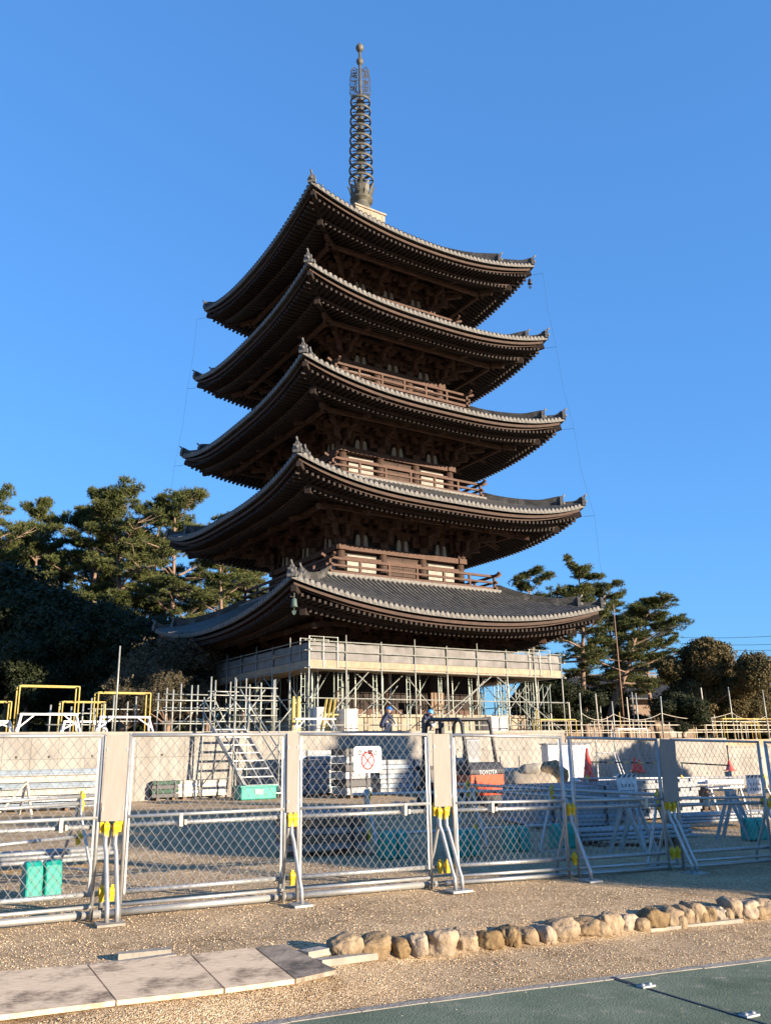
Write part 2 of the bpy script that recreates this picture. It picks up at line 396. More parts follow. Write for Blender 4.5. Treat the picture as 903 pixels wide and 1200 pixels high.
# ------------------------------------------------------------------ mesh helpers
class MB:
    def __init__(s):
        s.v, s.f, s.mi, s.sm = [], [], [], []
        s.xf = None
        s.m = 0
        s.smooth = False
    def add(s, vs, fs):
        k = len(s.v)
        if s.xf is not None:
            vs = [s.xf(Vector(v)) for v in vs]
        s.v.extend([tuple(v) for v in vs])
        for f in fs:
            s.f.append(tuple(i + k for i in f)); s.mi.append(s.m); s.sm.append(s.smooth)
    def box(s, c, d, rot=None):
        c = Vector(c); hx, hy, hz = d[0] / 2, d[1] / 2, d[2] / 2
        vs = [Vector((x, y, z)) for x in (-hx, hx) for y in (-hy, hy) for z in (-hz, hz)]
        if rot is not None: vs = [rot @ v for v in vs]
        s.add([v + c for v in vs], [(0, 1, 3, 2), (4, 6, 7, 5), (0, 4, 5, 1), (2, 3, 7, 6), (0, 2, 6, 4), (1, 5, 7, 3)])
    def bar(s, p, q, w, h, up=(0, 0, 1)):
        p, q = Vector(p), Vector(q)
        d = (q - p).normalized(); up = Vector(up)
        x = d.cross(up)
        if x.length < 1e-5: x = d.cross(Vector((1, 0, 0)))
        x.normalize(); y = x.cross(d).normalized()
        vs = []
        for c in (p, q):
            for sx, sy in ((-1, -1), (1, -1), (1, 1), (-1, 1)):
                vs.append(c + x * sx * w / 2 + y * sy * h / 2)
        s.add(vs, [(0, 3, 2, 1), (4, 5, 6, 7), (0, 1, 5, 4), (1, 2, 6, 5), (2, 3, 7, 6), (3, 0, 4, 7)])
    def tube(s, p, q, r, n=6, r2=None, caps=True):
        s.path([p, q], [r, r if r2 is None else r2], n, caps)
    def path(s, pts, rs, n=6, caps=True):
        pts = [Vector(p) for p in pts]
        if not hasattr(rs, '__len__'): rs = [rs] * len(pts)
        vs, fs = [], []
        t0 = (pts[1] - pts[0]).normalized()
        ref = Vector((0, 0, 1)) if abs(t0.z) < .9 else Vector((1, 0, 0))
        x = t0.cross(ref).normalized()
        for i, p in enumerate(pts):
            t = (pts[min(i + 1, len(pts) - 1)] - pts[max(i - 1, 0)]).normalized()
            x = (x - t * x.dot(t)).normalized(); y = t.cross(x)
            for k in range(n):
                a = 2 * pi * k / n
                vs.append(p + (x * cos(a) + y * sin(a)) * rs[i])
        for i in range(len(pts) - 1):
            for k in range(n):
                k2 = (k + 1) % n
                fs.append((i * n + k, i * n + k2, (i + 1) * n + k2, (i + 1) * n + k))
        if caps:
            fs.append(tuple(range(n - 1, -1, -1))); fs.append(tuple((len(pts) - 1) * n + k for k in range(n)))
        o = s.smooth; s.smooth = n >= 6; s.add(vs, fs); s.smooth = o
    def lathe(s, prof, c=(0, 0, 0), n=16, closed=False):
        c = Vector(c); vs, fs = [], []
        for r, z in prof:
            for k in range(n):
                a = 2 * pi * k / n
                vs.append(c + Vector((r * cos(a), r * sin(a), z)))
        m = len(prof)
        for i in range(m if closed else m - 1):
            j = (i + 1) % m
            for k in range(n):
                k2 = (k + 1) % n
                fs.append((i * n + k, i * n + k2, j * n + k2, j * n + k))
        if not closed:
            fs.append(tuple(range(n - 1, -1, -1))); fs.append(tuple((m - 1) * n + k for k in range(n)))
        o = s.smooth; s.smooth = True; s.add(vs, fs); s.smooth = o
    def prism(s, poly, p0, ex, ey, ez, t):
        """2-D polygon in the (ex, ey) plane at p0, t thick along ez (centred)"""
        p0, ex, ey, ez = Vector(p0), Vector(ex), Vector(ey), Vector(ez)
        n = len(poly)
        vs = [p0 + ex * a + ey * b - ez * t / 2 for a, b in poly] + [p0 + ex * a + ey * b + ez * t / 2 for a, b in poly]
        fs = [tuple(range(n - 1, -1, -1)), tuple(range(n, 2 * n))]
        fs += [(i, (i + 1) % n, n + (i + 1) % n, n + i) for i in range(n)]
        s.add(vs, fs)
    def grid(s, fn, nu, nv, flip=False):
        vs = [fn(i / nu, j / nv) for j in range(nv + 1) for i in range(nu + 1)]
        fs = []
        for j in range(nv):
            for i in range(nu):
                a = j * (nu + 1) + i
                q = (a, a + 1, a + nu + 2, a + nu + 1)
                fs.append(q[::-1] if flip else q)
        s.add(vs, fs)
    def ball(s, c, r, sc=(1, 1, 1), n=10):
        prof = [(max(1e-3, sin(pi * i / n)) * r, -cos(pi * i / n) * r) for i in range(n + 1)]
        c = Vector(c); k = s.xf
        ox = s.xf
        def xf(v):
            v = c + Vector((v.x * sc[0], v.y * sc[1], v.z * sc[2]))
            return ox(v) if ox else v
        s.xf = xf; s.lathe(prof, n=n + 2); s.xf = k
    def build(s, name, mats, parent=None, off=None, bevel=0):
        me = bpy.data.meshes.new(name)
        vs = s.v if off is None else [(v[0] - off[0], v[1] - off[1], v[2] - off[2]) for v in s.v]
        me.from_pydata(vs, [], s.f)
        if not isinstance(mats, (list, tuple)): mats = [mats]
        for m in mats: me.materials.append(m)
        if len(mats) > 1: me.polygons.foreach_set('material_index', s.mi)
        me.polygons.foreach_set('use_smooth', s.sm)
        me.update()
        o = bpy.data.objects.new(name, me)
        COL.objects.link(o)
        if parent is not None: o.parent = parent
        if bevel:
            md = o.modifiers.new('bevel', 'BEVEL'); md.width = bevel; md.segments = 2; md.limit_method = 'ANGLE'
        return o

def npmesh(name, V, Fc, m, parent=None, smooth=False):
    """triangle / quad soup from numpy arrays"""
    V = np.asarray(V, np.float32); Fc = np.asarray(Fc, np.int32); k = Fc.shape[1]
    me = bpy.data.meshes.new(name)
    me.vertices.add(len(V)); me.vertices.foreach_set('co', V.ravel())
    me.loops.add(Fc.size); me.loops.foreach_set('vertex_index', Fc.ravel())
    me.polygons.add(len(Fc)); me.polygons.foreach_set('loop_start', np.arange(0, Fc.size, k, dtype=np.int32))
    me.update(calc_edges=True)
    me.materials.append(m)
    if smooth: me.polygons.foreach_set('use_smooth', np.ones(len(Fc), bool))
    o = bpy.data.objects.new(name, me); COL.objects.link(o)
    if parent is not None: o.parent = parent
    return o

def tag(o, label=None, cat=None, group=None, kind=None):
    if label: o['label'] = label
    if cat: o['category'] = cat
    if group: o['group'] = group
    if kind: o['kind'] = kind
    return o

def thing(name, label, cat, loc=(0, 0, 0), rz=0, group=None):
    o = bpy.data.objects.new(name, None); COL.objects.link(o)
    o.empty_display_size = 0.3
    o.location = loc; o.rotation_euler = (0, 0, rz)
    return tag(o, label, cat, group)

def dup(root, loc, rz=None, label=None, scale=None):
    r = root.copy(); COL.objects.link(r); r.location = loc
    if rz is not None: r.rotation_euler = (0, 0, rz)
    if scale is not None: r.scale = scale if hasattr(scale, '__len__') else (scale,) * 3
    if label: r['label'] = label
    for ch in list(root.children):
        c = ch.copy(); COL.objects.link(c); c.parent = r
        for g in list(ch.children):
            d = g.copy(); COL.objects.link(d); d.parent = c
    return r

ORD = ['first', 'second', 'third', 'fourth', 'fifth', 'sixth', 'seventh', 'eighth', 'ninth', 'tenth', 'eleventh', 'twelfth', 'thirteenth',
       'fourteenth', 'fifteenth', 'sixteenth', 'seventeenth', 'eighteenth', 'nineteenth', 'twentieth', 'twenty-first', 'twenty-second',
       'twenty-third', 'twenty-fourth', 'twenty-fifth', 'twenty-sixth', 'twenty-seventh', 'twenty-eighth', 'twenty-ninth', 'thirtieth']

def text_mb(txt, size, mb, p0, ex, ey, bold=0.0):
    """flat lettering added to an MB, its left foot at p0"""
    cu = bpy.data.curves.new('lettering', 'FONT'); cu.body = txt; cu.size = size; cu.extrude = 0; cu.resolution_u = 3; cu.offset = bold
    o = bpy.data.objects.new('lettering', cu); COL.objects.link(o)
    bpy.context.view_layer.update()
    dg = bpy.context.evaluated_depsgraph_get()
    me = o.evaluated_get(dg).to_mesh()
    vs = [Vector(p0) + Vector(ex) * v.co.x + Vector(ey) * v.co.y for v in me.vertices]
    fs = [tuple(p.vertices) for p in me.polygons]
    wd = max((v.co.x for v in me.vertices), default=0)
    o.evaluated_get(dg).to_mesh_clear()
    bpy.data.objects.remove(o)
    mb.add(vs, fs)
    return wd

# ------------------------------------------------------------------ ground, terrace, paving
def lin(a, b, n): return [a + (b - a) * i / n for i in range(n + 1)]
xs = [-900, -400, -150, -70, -40] + lin(-28, -6, 22) + lin(-5.6, 7, 63)[0:] + lin(8, 30, 22) + [45, 80, 160, 400, 900]
ys = [-300, -100, -40, -15, -4, 1, 3] + lin(4, 15, 66) + lin(15.7, 36, 29) + lin(38, 60, 11) + [75, 110, 180, 320, 600, 1200]
V, Fq = [], []
for y in ys:
    for x in xs:
        V.append((x, y, gz(x, y) + gw(x, y)))
nx = len(xs)
for j in range(len(ys) - 1):
    for i in range(nx - 1):
        a = j * nx + i
        Fq.append((a, a + 1, a + nx + 1, a + nx))
gnd = npmesh('ground', V, Fq, M_gravel, smooth=True)
tag(gnd, kind='structure')

WB = 11.1                                           # the concrete wall stands this far before the pagoda's axis
ZT, ZT2 = 2.30, 1.86                                # terrace heights, left and right of the step
def slab(name, a0, a1, b0, b1, z0, z1, m):
    mb = MB()
    mb.add([pab(a, b, z) for z in (z0, z1) for a, b in ((a0, b1), (a1, b1), (a1, b0), (a0, b0))],
           [(3, 2, 1, 0), (4, 5, 6, 7), (0, 1, 5, 4), (1, 2, 6, 5), (2, 3, 7, 6), (3, 0, 4, 7)])
    return mb.build(name, m)
tag(slab('terrace', -75, 4.6, -70, WB - 0.36, -1.5, ZT, M_gravel), kind='structure')
tag(slab('terrace', 4.62, 90, -70, WB - 0.36, -2.0, ZT2, M_gravel), kind='structure')

# paving at the foot of the picture, its pale edge strip, its joint
e0, e1 = G(340, 1203).xy, G(903, 1129).xy
ed = (e1 - e0).normalized(); en = Vector((ed.y, -ed.x))
def gpatch(name, poly_fn, nu, nv, m, lift):
    mb = MB()
    def fn(a, b):
        p = poly_fn(a, b)
        return (p.x, p.y, gz(p.x, p.y) + lift)
    mb.smooth = True
    mb.grid(fn, nu, nv)
    return mb.build(name, m)
tag(gpatch('paving', lambda a, b: e0 + ed * (-9 + 22 * a) + en * (6.5 * (1 - b)), 60, 16, M_asph, 0.024), kind='structure')
mb = MB()
for i in range(44):
    j = 0.012 * sin(i * 2.3)
    p, q = e0 + ed * (-9 + i * .5), e0 + ed * (-8.5 + i * .5 - 0.006)
    mb.bar((p.x - en.x * (.035), p.y - en.y * .035, gz(p.x, p.y) + .004), (q.x - en.x * .035, q.y - en.y * .035, gz(q.x, q.y) + .004), 0.085 + j, 0.05)
tag(mb.build('kerb_strip', M_conc2), kind='structure')

# ------------------------------------------------------------------ concrete walls
def wall(name, label, a0, a1, b, z0, z1, holes, cap=True):
    t = thing(name, label, 'wall', pab(a0, b, z0), PHI)
    mb = MB(); L = a1 - a0
    mb.box((L / 2, .175, (z1 - z0 - .12) / 2), (L, .35, z1 - z0 - .12))
    mb.build('wall_face', M_conc, t)
    if cap:
        mb = MB(); mb.box((L / 2, .165, z1 - z0 - .06), (L, .43, .12)); mb.build('coping', M_conc2, t)
    mb = MB(); mb.smooth = True
    h = z1 - z0
    for x, zz in holes(L, h):
        mb.xf = lambda v, x=x, zz=zz: Vector((x + v.x, -.003 - v.z, zz + v.y))
        mb.lathe([(.045, 0), (.04, .004), (.0, .004)], n=10)
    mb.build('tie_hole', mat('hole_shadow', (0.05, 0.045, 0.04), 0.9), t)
    return t
def holes_std(L, h):
    out = []; x = .5; k = 0
    while x < L - .3:
        out += [(x, h * .70), (x, h * .34)]
        if k % 3 == 1: out.pop()
        x += 1.05 if k % 2 else 1.45; k += 1
    return out
wall('concrete_wall', 'long pale concrete retaining wall with tie holes, in sunlight on the left', -75, 4.6, WB, -.35, 2.40, holes_std)
wall('concrete_wall', 'grey concrete retaining wall on the right, lower and in shade', 4.62, 17.04, WB, -.9, 1.95, holes_std)
wall('concrete_wall', 'sunlit end block of concrete wall at the far right edge', 17.05, 60, WB + .06, -1.0, 1.55, holes_std)

# ------------------------------------------------------------------ pagoda
ZB = ZT
pagoda = thing('pagoda', 'tall dark wooden five storied pagoda with tiled roofs and bronze spire', 'pagoda', (PC.x, PC.y, ZB), PHI)
OFF = (0, 0, ZB)
def side(k):
    c, s_ = round(cos(k * pi / 2)), round(sin(k * pi / 2))
    return lambda v: Vector((v.x * c - v.y * s_, v.x * s_ + v.y * c, v.z))
def L3(a, b, z): return Vector((a, -b, z))

#        A(eave) zmid  up   roof top B, z   wall B  lintel z  floor z   balcony B
STORY = [(9.66, 7.95, 1.18, 5.55, 10.25, 4.42, 6.35, 3.30, None),
         (9.28, 14.02, 1.12, 5.15, 15.90, 4.02, 12.35, 10.45, 5.40),
         (8.76, 19.52, 1.08, 4.75, 21.55, 3.72, 18.10, 16.10, 5.02),
         (8.30, 24.95, 1.10, 4.35, 26.85, 3.42, 23.62, 21.95, 4.62),
         (7.97, 29.95, 1.28, 1.15, 35.05, 3.10, 28.75, 27.15, 4.25)]

# stone podium
mb = MB()
for k in range(4):
    mb.xf = side(k)
    mb.box(L3(0, 6.2, 2.75), (12.8, .5, .9)); mb.box(L3(0, 6.2, 3.25), (13.0, .8, .14))
mb.xf = None
mb.box((0, 0, 2.74), (12.0, 12.0, 1.08))
mb.build('podium', stone_lt, pagoda, OFF)

def make_bracket(h, diag=1.0):
    """one bracket cluster on the wall line: x along the wall, -y outward, z from the top of the lintel"""
    mb = MB(); q = h / 1.8; D = diag
    def blk(x, b, z, w=.30, hh=.20): mb.box(L3(x, b, z * q), (w, w, hh * q)); mb.box(L3(x, b, (z - .13 * 1) * q), (w * .7, w * .7, .08 * q))
    mb.box(L3(0, 0, .14 * q), (.52, .52, .24 * q)); mb.box(L3(0, 0, .0), (.36, .36, .12 * q))
    mb.box(L3(0, .25 * D, .38 * q), (.22, 1.2 * D, .24 * q)); mb.box(L3(0, 0.02, .381 * q), (1.35, .2, .238 * q))
    for x in (-.58, 0.0, .58): blk(x, .03, .62)
    blk(0, .75 * D, .62)
    mb.box(L3(0, .55 * D, .84 * q), (.215, 2.1 * D, .22 * q)); mb.box(L3(0, .75 * D, .841 * q), (1.45, .2, .218 * q))
    for x in (-.62, .62): blk(x, .75 * D, 1.05)
    blk(0, 1.52 * D, 1.05)
    mb.box(L3(0, 1.52 * D, 1.25 * q), (1.45, .2, .2 * q))
    for x in (-.62, .62): blk(x, 1.52 * D, 1.44)
    # tail rafter, its nose hanging out and down
    mb.bar(L3(0, .2 * D, 1.55 * q), L3(0, 3.0 * D, .78 * q), .21, .27)
    mb.bar(L3(0, .1 * D, 1.9 * q), L3(0, 2.2 * D, 1.3 * q), .2, .25)
    blk(0, 2.35 * D, 1.18)
    mb.box(L3(0, 2.35 * D, 1.38 * q), (1.5, .2, .2 * q))
    for x in (-.62, 0.0, .62): blk(x, 2.35 * D, 1.56, hh=.16)
    return mb

def roof_story(si):
    A, zm, up, Bt, zt, Bw, zl, zf, Bb = STORY[si]
    PW = (2.2, 3.1, 2.8, 2.6, 2.2)[si]
    last = si == 4
    def prof(s_): return zm + (zt - zm) * (.70 * s_ + .30 * s_ * s_)
    def uplift(t): return up * abs(t) ** PW
    def surf(t, s_, d=0.0):
        b = A + (Bt - A) * s_
        return L3(t * b, b, prof(s_) + uplift(t) * (1 - s_) ** 1.5 + d)
    # --- tile field with its round ribs
    mb = MB()
    for k in range(4):
        mb.xf = side(k); mb.smooth = True; mb.m = 0
        mb.m = 2; mb.grid(lambda i, j: surf(2 * i - 1, j), 36, 10); mb.m = 0
        mb.smooth = False
        mb.grid(lambda i, j: surf(2 * i - 1, 0, -.15 * (1 - j)), 36, 1)                # edge of the flat tiles
        mb.grid(lambda i, j: L3((2 * i - 1) * (A - .45 * j), A - .45 * j, zm + uplift(2 * i - 1) - .15 + .12 * j), 36, 1, True)
        n = int(2 * A / .30); st = 2 * (A - .12) / n
        for i in range(n + 1):
            a = -A + .12 + st * i
            smax = 1.0 if abs(a) <= Bt else (A - abs(a)) / (A - Bt)
            if smax < .03: continue
            ns = max(2, int(9 * smax))
            r = .112
            vs, fs = [], []
            for j in range(ns + 1):
                s_ = -.008 + (smax + .008) * j / ns
                b = A + (Bt - A) * s_
                p = L3(a, b, prof(max(0, s_)) + uplift(min(1, abs(a) / b)) * (1 - max(0, s_)) ** 1.5)
                for g in range(5):
                    an = pi * g / 4
                    vs.append(p + Vector((r * cos(an), 0, r * 1.1 * sin(an) + .02)))
            for j in range(ns):
                for g in range(4):
                    fs.append((j * 5 + g, j * 5 + g + 1, j * 5 + g + 6, j * 5 + g + 5))
            mb.m = 0; mb.smooth = True; mb.add(vs, fs); mb.smooth = False
            # round end tile
            e = L3(a, A + .015, zm + uplift(a / A) + .0)
            mb.m = 1
            c = 8
            ring = [e + Vector((.135 * cos(2 * pi * g / c), 0, .135 * sin(2 * pi * g / c))) for g in range(c)]
            ring2 = [v + Vector((0, .14, .02)) for v in ring]
            boss = [e + Vector((.05 * cos(2 * pi * g / c), -.025, .05 * sin(2 * pi * g / c))) for g in range(c)]
            mb.add(ring + ring2 + boss, [(g, (g + 1) % c, c + (g + 1) % c, c + g) for g in range(c)] + [(2 * c + g, 2 * c + (g + 1) % c, (g + 1) % c, g) for g in range(c)] + [tuple(2 * c + g for g in range(c))])
            mb.m = 0
    roof = mb.build('roof', [tile, tile_lt, tile_fl], pagoda, OFF)
    # --- hip ridges and their end tiles
    for k in range(4):
        mb = MB(); mb.xf = side(k)
        def hip(s_, d): return surf(-1, s_, d)
        for (s0, s1, h, w) in ((.24, 1.0, .46, .42), (.02, .245, .30, .34)):
            m = 10
            pts = [(s0 + (s1 - s0) * i / m) for i in range(m + 1)]
            dg = Vector((1, -1, 0)).normalized()
            vs, fs = [], []
            for i, s_ in enumerate(pts):
                hh = h + (.20 * max(0, 1 - i / 2.5))
                p = hip(s_, 0)
                for o, z in ((-w / 2, -.05), (-w / 2, hh * .8), (-w / 4, hh), (w / 4, hh), (w / 2, hh * .8), (w / 2, -.05)):
                    vs.append(p + Vector((-dg.y, dg.x, 0)) * o * -1 + Vector((0, 0, z)))
            for i in range(m):
                for g in range(5):
                    fs.append((i * 6 + g, i * 6 + g + 1, i * 6 + g + 7, i * 6 + g + 6))
            fs += [(0, 1, 2, 3, 4, 5), tuple(m * 6 + g for g in (5, 4, 3, 2, 1, 0))]
            mb.add(vs, fs)
        mb.build('ridge', tile, roof, None).matrix_parent_inverse = Matrix()
        # ornaments
        for s_, sc in ((.225, .80), (.01, .70)):
            mb2 = MB(); mb2.xf = side(k)
            p = surf(-1, s_, 0); dg = Vector((-1, -1, 0)).normalized()      # outward
            sd = Vector((dg.y, -dg.x, 0))
            prof2 = [(-.30, -.1), (-.34, .18), (-.24, .34), (-.28, .48), (-.12, .50), (-.10, .66), (0, .80), (.10, .66), (.12, .50), (.28, .48), (.24, .34), (.34, .18), (.30, -.1)]
            mb2.prism([(a * sc, b * sc) for a, b in prof2], p + dg * .02, sd, Vector((0, 0, 1)), dg, .16)
            mb2.ball(p + dg * .12 + Vector((0, 0, .26 * sc)), .14 * sc, n=6)
            mb2.tube(p + dg * .0 + Vector((0, 0, .6 * sc)), p + dg * .22 + Vector((0, 0, .92 * sc)), .055, 6)
            mb2.build('ridge_end_tile', mat('ridge_end', (0.06, 0.058, 0.055), 0.65, col2=(0.15, 0.145, 0.135), scale=7), roof)
    for ch in roof.children:
        ch.location = (0, 0, -ZB)
    # --- eave board, rafters, soffit
    ze = zm - .62
    def ul(a, b): return up * min(1.15, abs(a) / A) ** PW * max(0, min(1.1, (b - Bw) / (A - Bw)))
    def fly(b): return zm - .60 + .11 * (A - .25 - b)
    bj = A - 1.25
    def base(b): return zm - .74 + (.34 if not last else .40) * (bj - b)
    mb = MB()
    for k in range(4):
        mb.xf = side(k)
        for (b0, hh, zz, w) in ((A - .20, .15, -.30, .16), (A - .42, .10, -.44, .14)):
            for face in (0, 1, 2):
                def fn(i, j, face=face, b0=b0, hh=hh, zz=zz, w=w):
                    t = 2 * i - 1
                    bb = b0 - (w if face == 1 else 0) - (w * (j) if face == 2 else 0)
                    z = zm + zz + uplift(t) * 1.0 + (hh * (j - .5) if face != 2 else -hh / 2)
                    return L3(t * bb, bb, z)
                mb.grid(fn, 30, 1, face == 2)
        # inner board over the base rafters' ends
        def fn2(i, j):
            t = 2 * i - 1; b = bj + .10
            return L3(t * b, b, base(bj) + .13 + ul(t * b, b) + .16 * (j - .5))
        mb.grid(fn2, 30, 1)
    o = mb.build('eave_board', wood, roof); o.location = (0, 0, -ZB)
    mb = MB()
    for k in range(4):
        mb.xf = side(k)
        n = int(2 * A / .30); st = 2 * (A - .35) / n
        for i in range(n + 1):
            a = -A + .35 + st * i
            b0 = max(abs(a) + .1, bj - .05); b1 = A - .22
            if b1 - b0 > .15:
                mb.bar(L3(a, b0, fly(b0) + ul(a, b0) + .02), L3(a, b1, fly(b1) + ul(a, b1) + .0), .12, .14)
            b0 = max(abs(a) + .1, Bw - .15); b1 = bj + .12
            if b1 - b0 > .15:
                mb.bar(L3(a, b0, base(b0) + ul(a, b0)), L3(a, b1, base(b1) + ul(a, b1)), .135, .16)
        mb.xf = side(k)
        # hip rafter
        d2 = bj + 1.0
        mb.bar(L3(-Bw, Bw, base(Bw) - .1), L3(-(bj + .15), bj + .15, base(bj) - .12 + ul(bj, bj)), .28, .34)
        mb.bar(L3(-bj + .4, bj - .4, fly(bj) - .06 + ul(bj, bj)), L3(-(A - .18), A - .18, zm - .52 + up * .98), .24, .30)
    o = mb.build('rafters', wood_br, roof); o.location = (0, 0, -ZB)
    mb = MB()
    for k in range(4):
        mb.xf = side(k)
        def f1(i, j):
            t = 2 * i - 1; b = bj - .1 + (A - .3 - bj + .1) * j
            return L3(t * b, b, fly(b) + .075 + ul(t * b, b))
        mb.grid(f1, 30, 3, True)
        def f2(i, j):
            t = 2 * i - 1; b = Bw - .3 + (bj + .1 - Bw + .3) * j
            return L3(t * b, b, base(b) + .085 + ul(t * b, b))
        mb.grid(f2, 30, 4, True)
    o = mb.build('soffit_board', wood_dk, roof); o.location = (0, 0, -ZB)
    # --- body of the storey
    zwt = base(Bw) + .05
    mb = MB()
    mb.box((0, 0, (zf + zwt) / 2 - .2), (2 * Bw - .2, 2 * Bw - .2, zwt - zf + .4))
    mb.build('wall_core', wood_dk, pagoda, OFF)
    bay = 2 * Bw / 3
    colz = (zf, zl)
    c0 = None
    for k in range(4):
        for i in range(3):
            v = side(k)(L3(-Bw + bay * i, Bw, 0))
            if c0 is None:
                mb = MB(); mb.lathe([(.26, zf), (.27, (zf + zl) / 2), (.24, zl)], n=14)
                c0 = mb.build('column', wood, pagoda, OFF); c0.location = (v.x, v.y, 0)
            else:
                o = c0.copy(); COL.objects.link(o); o.parent = pagoda; o.location = (v.x, v.y, 0)
    for k in range(4):
        rot = side(k)
        # infill of the three bays: plaster, door, plaster; the ground storey's coloured darker for its shade
        for i in range(3):
            x = -Bw + bay * (i + .5)
            mb = MB(); mb.xf = rot
            if i == 1:
                for sx in (-1, 1):
                    mb.box(L3(x + sx * (bay * .2), Bw - .06, (zf + zl) / 2), (bay * .39, .09, zl - zf - .5))
                    for q in range(3):
                        mb.box(L3(x + sx * (bay * .2), Bw - .01, zf + .35 + (zl - zf - .6) * (q + .1) / 2.4), (bay * .36, .04, .07))
                mb.box(L3(x, Bw - .02, zl - .33), (bay - .5, .12, .14))
                o = mb.build('door', wood if si else wood_br, pagoda, OFF)
            else:
                mb.box(L3(x, Bw - .05, (zf + zl) / 2 - .12), (bay - .86, .1, zl - zf - .75))
                o = mb.build('plaster_panel' if si else 'lattice_panel', plaster if si else wood_br, pagoda, OFF)
        # tie beams
        mb = MB(); mb.xf = rot
        mb.box(L3(0, Bw + .02, zl - .16), (2 * Bw + .7, .5, .30)); mb.box(L3(0, Bw + .01, zl - .72), (2 * Bw + .4, .34, .18)); mb.box(L3(0, Bw + .01, zf + .22), (2 * Bw + .4, .4, .26))
        mb.build('tie_beam', wood_rail, pagoda, OFF)
        # white infill under the brackets with flared struts
        h = zwt - zl; q = h / 1.8
        for i in range(3):
            mb = MB(); mb.xf = rot
            x = -Bw + bay * (i + .5)
            for sx in (-1, 1):
                mb.prism([(.09, 0), (.40, 0), (.37, .24 * q), (.33, .48 * q), (.24, .56 * q), (.16, .52 * q), (.10, .40 * q)],
                         L3(x, Bw - .02, zl + .005), (sx, 0, 0), (0, 0, 1), (0, -1, 0), .12)
            mb.build('plaster_infill', plaster, pagoda, OFF)
        mb = MB(); mb.xf = rot
        for i in range(3):
            x = -Bw + bay * (i + .5)
            mb.box(L3(x, Bw + .03, zl + .28 * q), (.17, .16, .56 * q)); mb.box(L3(x, Bw + .05, zl + .62 * q), (.34, .3, .16 * q))
        # beam courses with small blocks: wall line, first and second step, eave purlin
        for (b, z, hh) in ((Bw + .02, .80, .2), (Bw + .02, 1.15, .2), (Bw + .76, 1.22, .2), (Bw + 1.54, 1.62, .2)):
            zz = zl + z * q
            mb.box(L3(0, b, zz), (2 * b + .8, .19, hh * q))
            nb = int(2 * b / .62)
            for g in range(nb + 1):
                mb.box(L3(-b + 2 * b * g / nb, b, zz - .19 * q), (.27, .27, .17 * q))
        mb.box(L3(0, Bw + 2.35, base(Bw + 2.35) - .2), (2 * (Bw + 2.35) + .5, .20, .20))
        mb.build('bracket_beams', wood_bk, pagoda, OFF)
        # soffit between wall and purlin
    h = zwt - zl
    proto = dproto = None
    for k in range(4):
        for i in range(4):
            x = -Bw + bay * i
            v = side(k)(L3(x, Bw, zl - ZB))
            if proto is None:
                proto = make_bracket(h).build('bracket', wood_bk, pagoda); o = proto
            else:
                o = proto.copy(); COL.objects.link(o); o.parent = pagoda
            o.location = v; o.rotation_euler = (0, 0, k * pi / 2)
        v = side(k)(L3(-Bw, Bw, zl - ZB))
        if dproto is None:
            dproto = make_bracket(h, 1.38).build('corner_bracket', wood_bk, pagoda); o = dproto
        else:
            o = dproto.copy(); COL.objects.link(o); o.parent = pagoda
        o.location = v; o.rotation_euler = (0, 0, k * pi / 2 - pi / 4)
    # --- balcony
    if Bb:
        mb = MB()
        for k in range(4):
            mb.xf = side(k)
            mb.box(L3(0, Bb - .5, zf - .08), (2 * Bb - .0 if k % 2 else 2 * Bb - 2.02, 1.0, .13))
            mb.box(L3(0, Bb + .0, zf - .20), (2 * Bb + .3, .22, .17))
            mb.box(L3(0, Bb - .3, zf - .40), (2 * Bb - .6, .25, .2))
        bal = mb.build('balcony', wood_rail, pagoda, OFF)
        for k in range(4):
            mb = MB(); mb.xf = side(k)
            bb = Bb + .02
            def rail(z, w, ext, curl):
                pts = []
                for i in range(13):
                    t = -1 + 2 * i / 12
                    pts.append(L3(t * (bb + ext), bb, z))
                if curl:
                    pts = [L3(-(bb + ext + .12), bb, z + .16), L3(-(bb + ext * .75), bb, z + .05)] + pts[1:-1] + [L3(bb + ext * .75, bb, z + .05), L3(bb + ext + .12, bb, z + .16)]
                for p, q_ in zip(pts, pts[1:]): mb.bar(p, q_, w, w)
            e = .006 if k % 2 else 0
            rail(zf + .04 + e, .15, .22, False); rail(zf + .40 + e, .11, .25, False); rail(zf + .76 + e, .13, .40, True)
            npst = 7
            for i in range(npst):
                x = -bb + 2 * bb * i / (npst - 1)
                if i == npst - 1: continue
                mb.box(L3(x, bb, zf + .36), (.12, .12, .72))
            o = mb.build('railing', wood_rail, bal); o.location = (0, 0, -ZB) if False else (0, 0, -ZB)
        bal_prev = STORY[si - 1]
    if not last:
        # pale flashing course where the roof meets the storey above
        mb = MB()
        for k in range(4):
            mb.xf = side(k)
            mb.box(L3(0, Bt + .02, zt + .02), (2 * Bt + (.30 if k % 2 else -.26), .28, .26))
        mb.build('flashing_course', tile_lt, pagoda, OFF)

for si in range(5):
    roof_story(si)

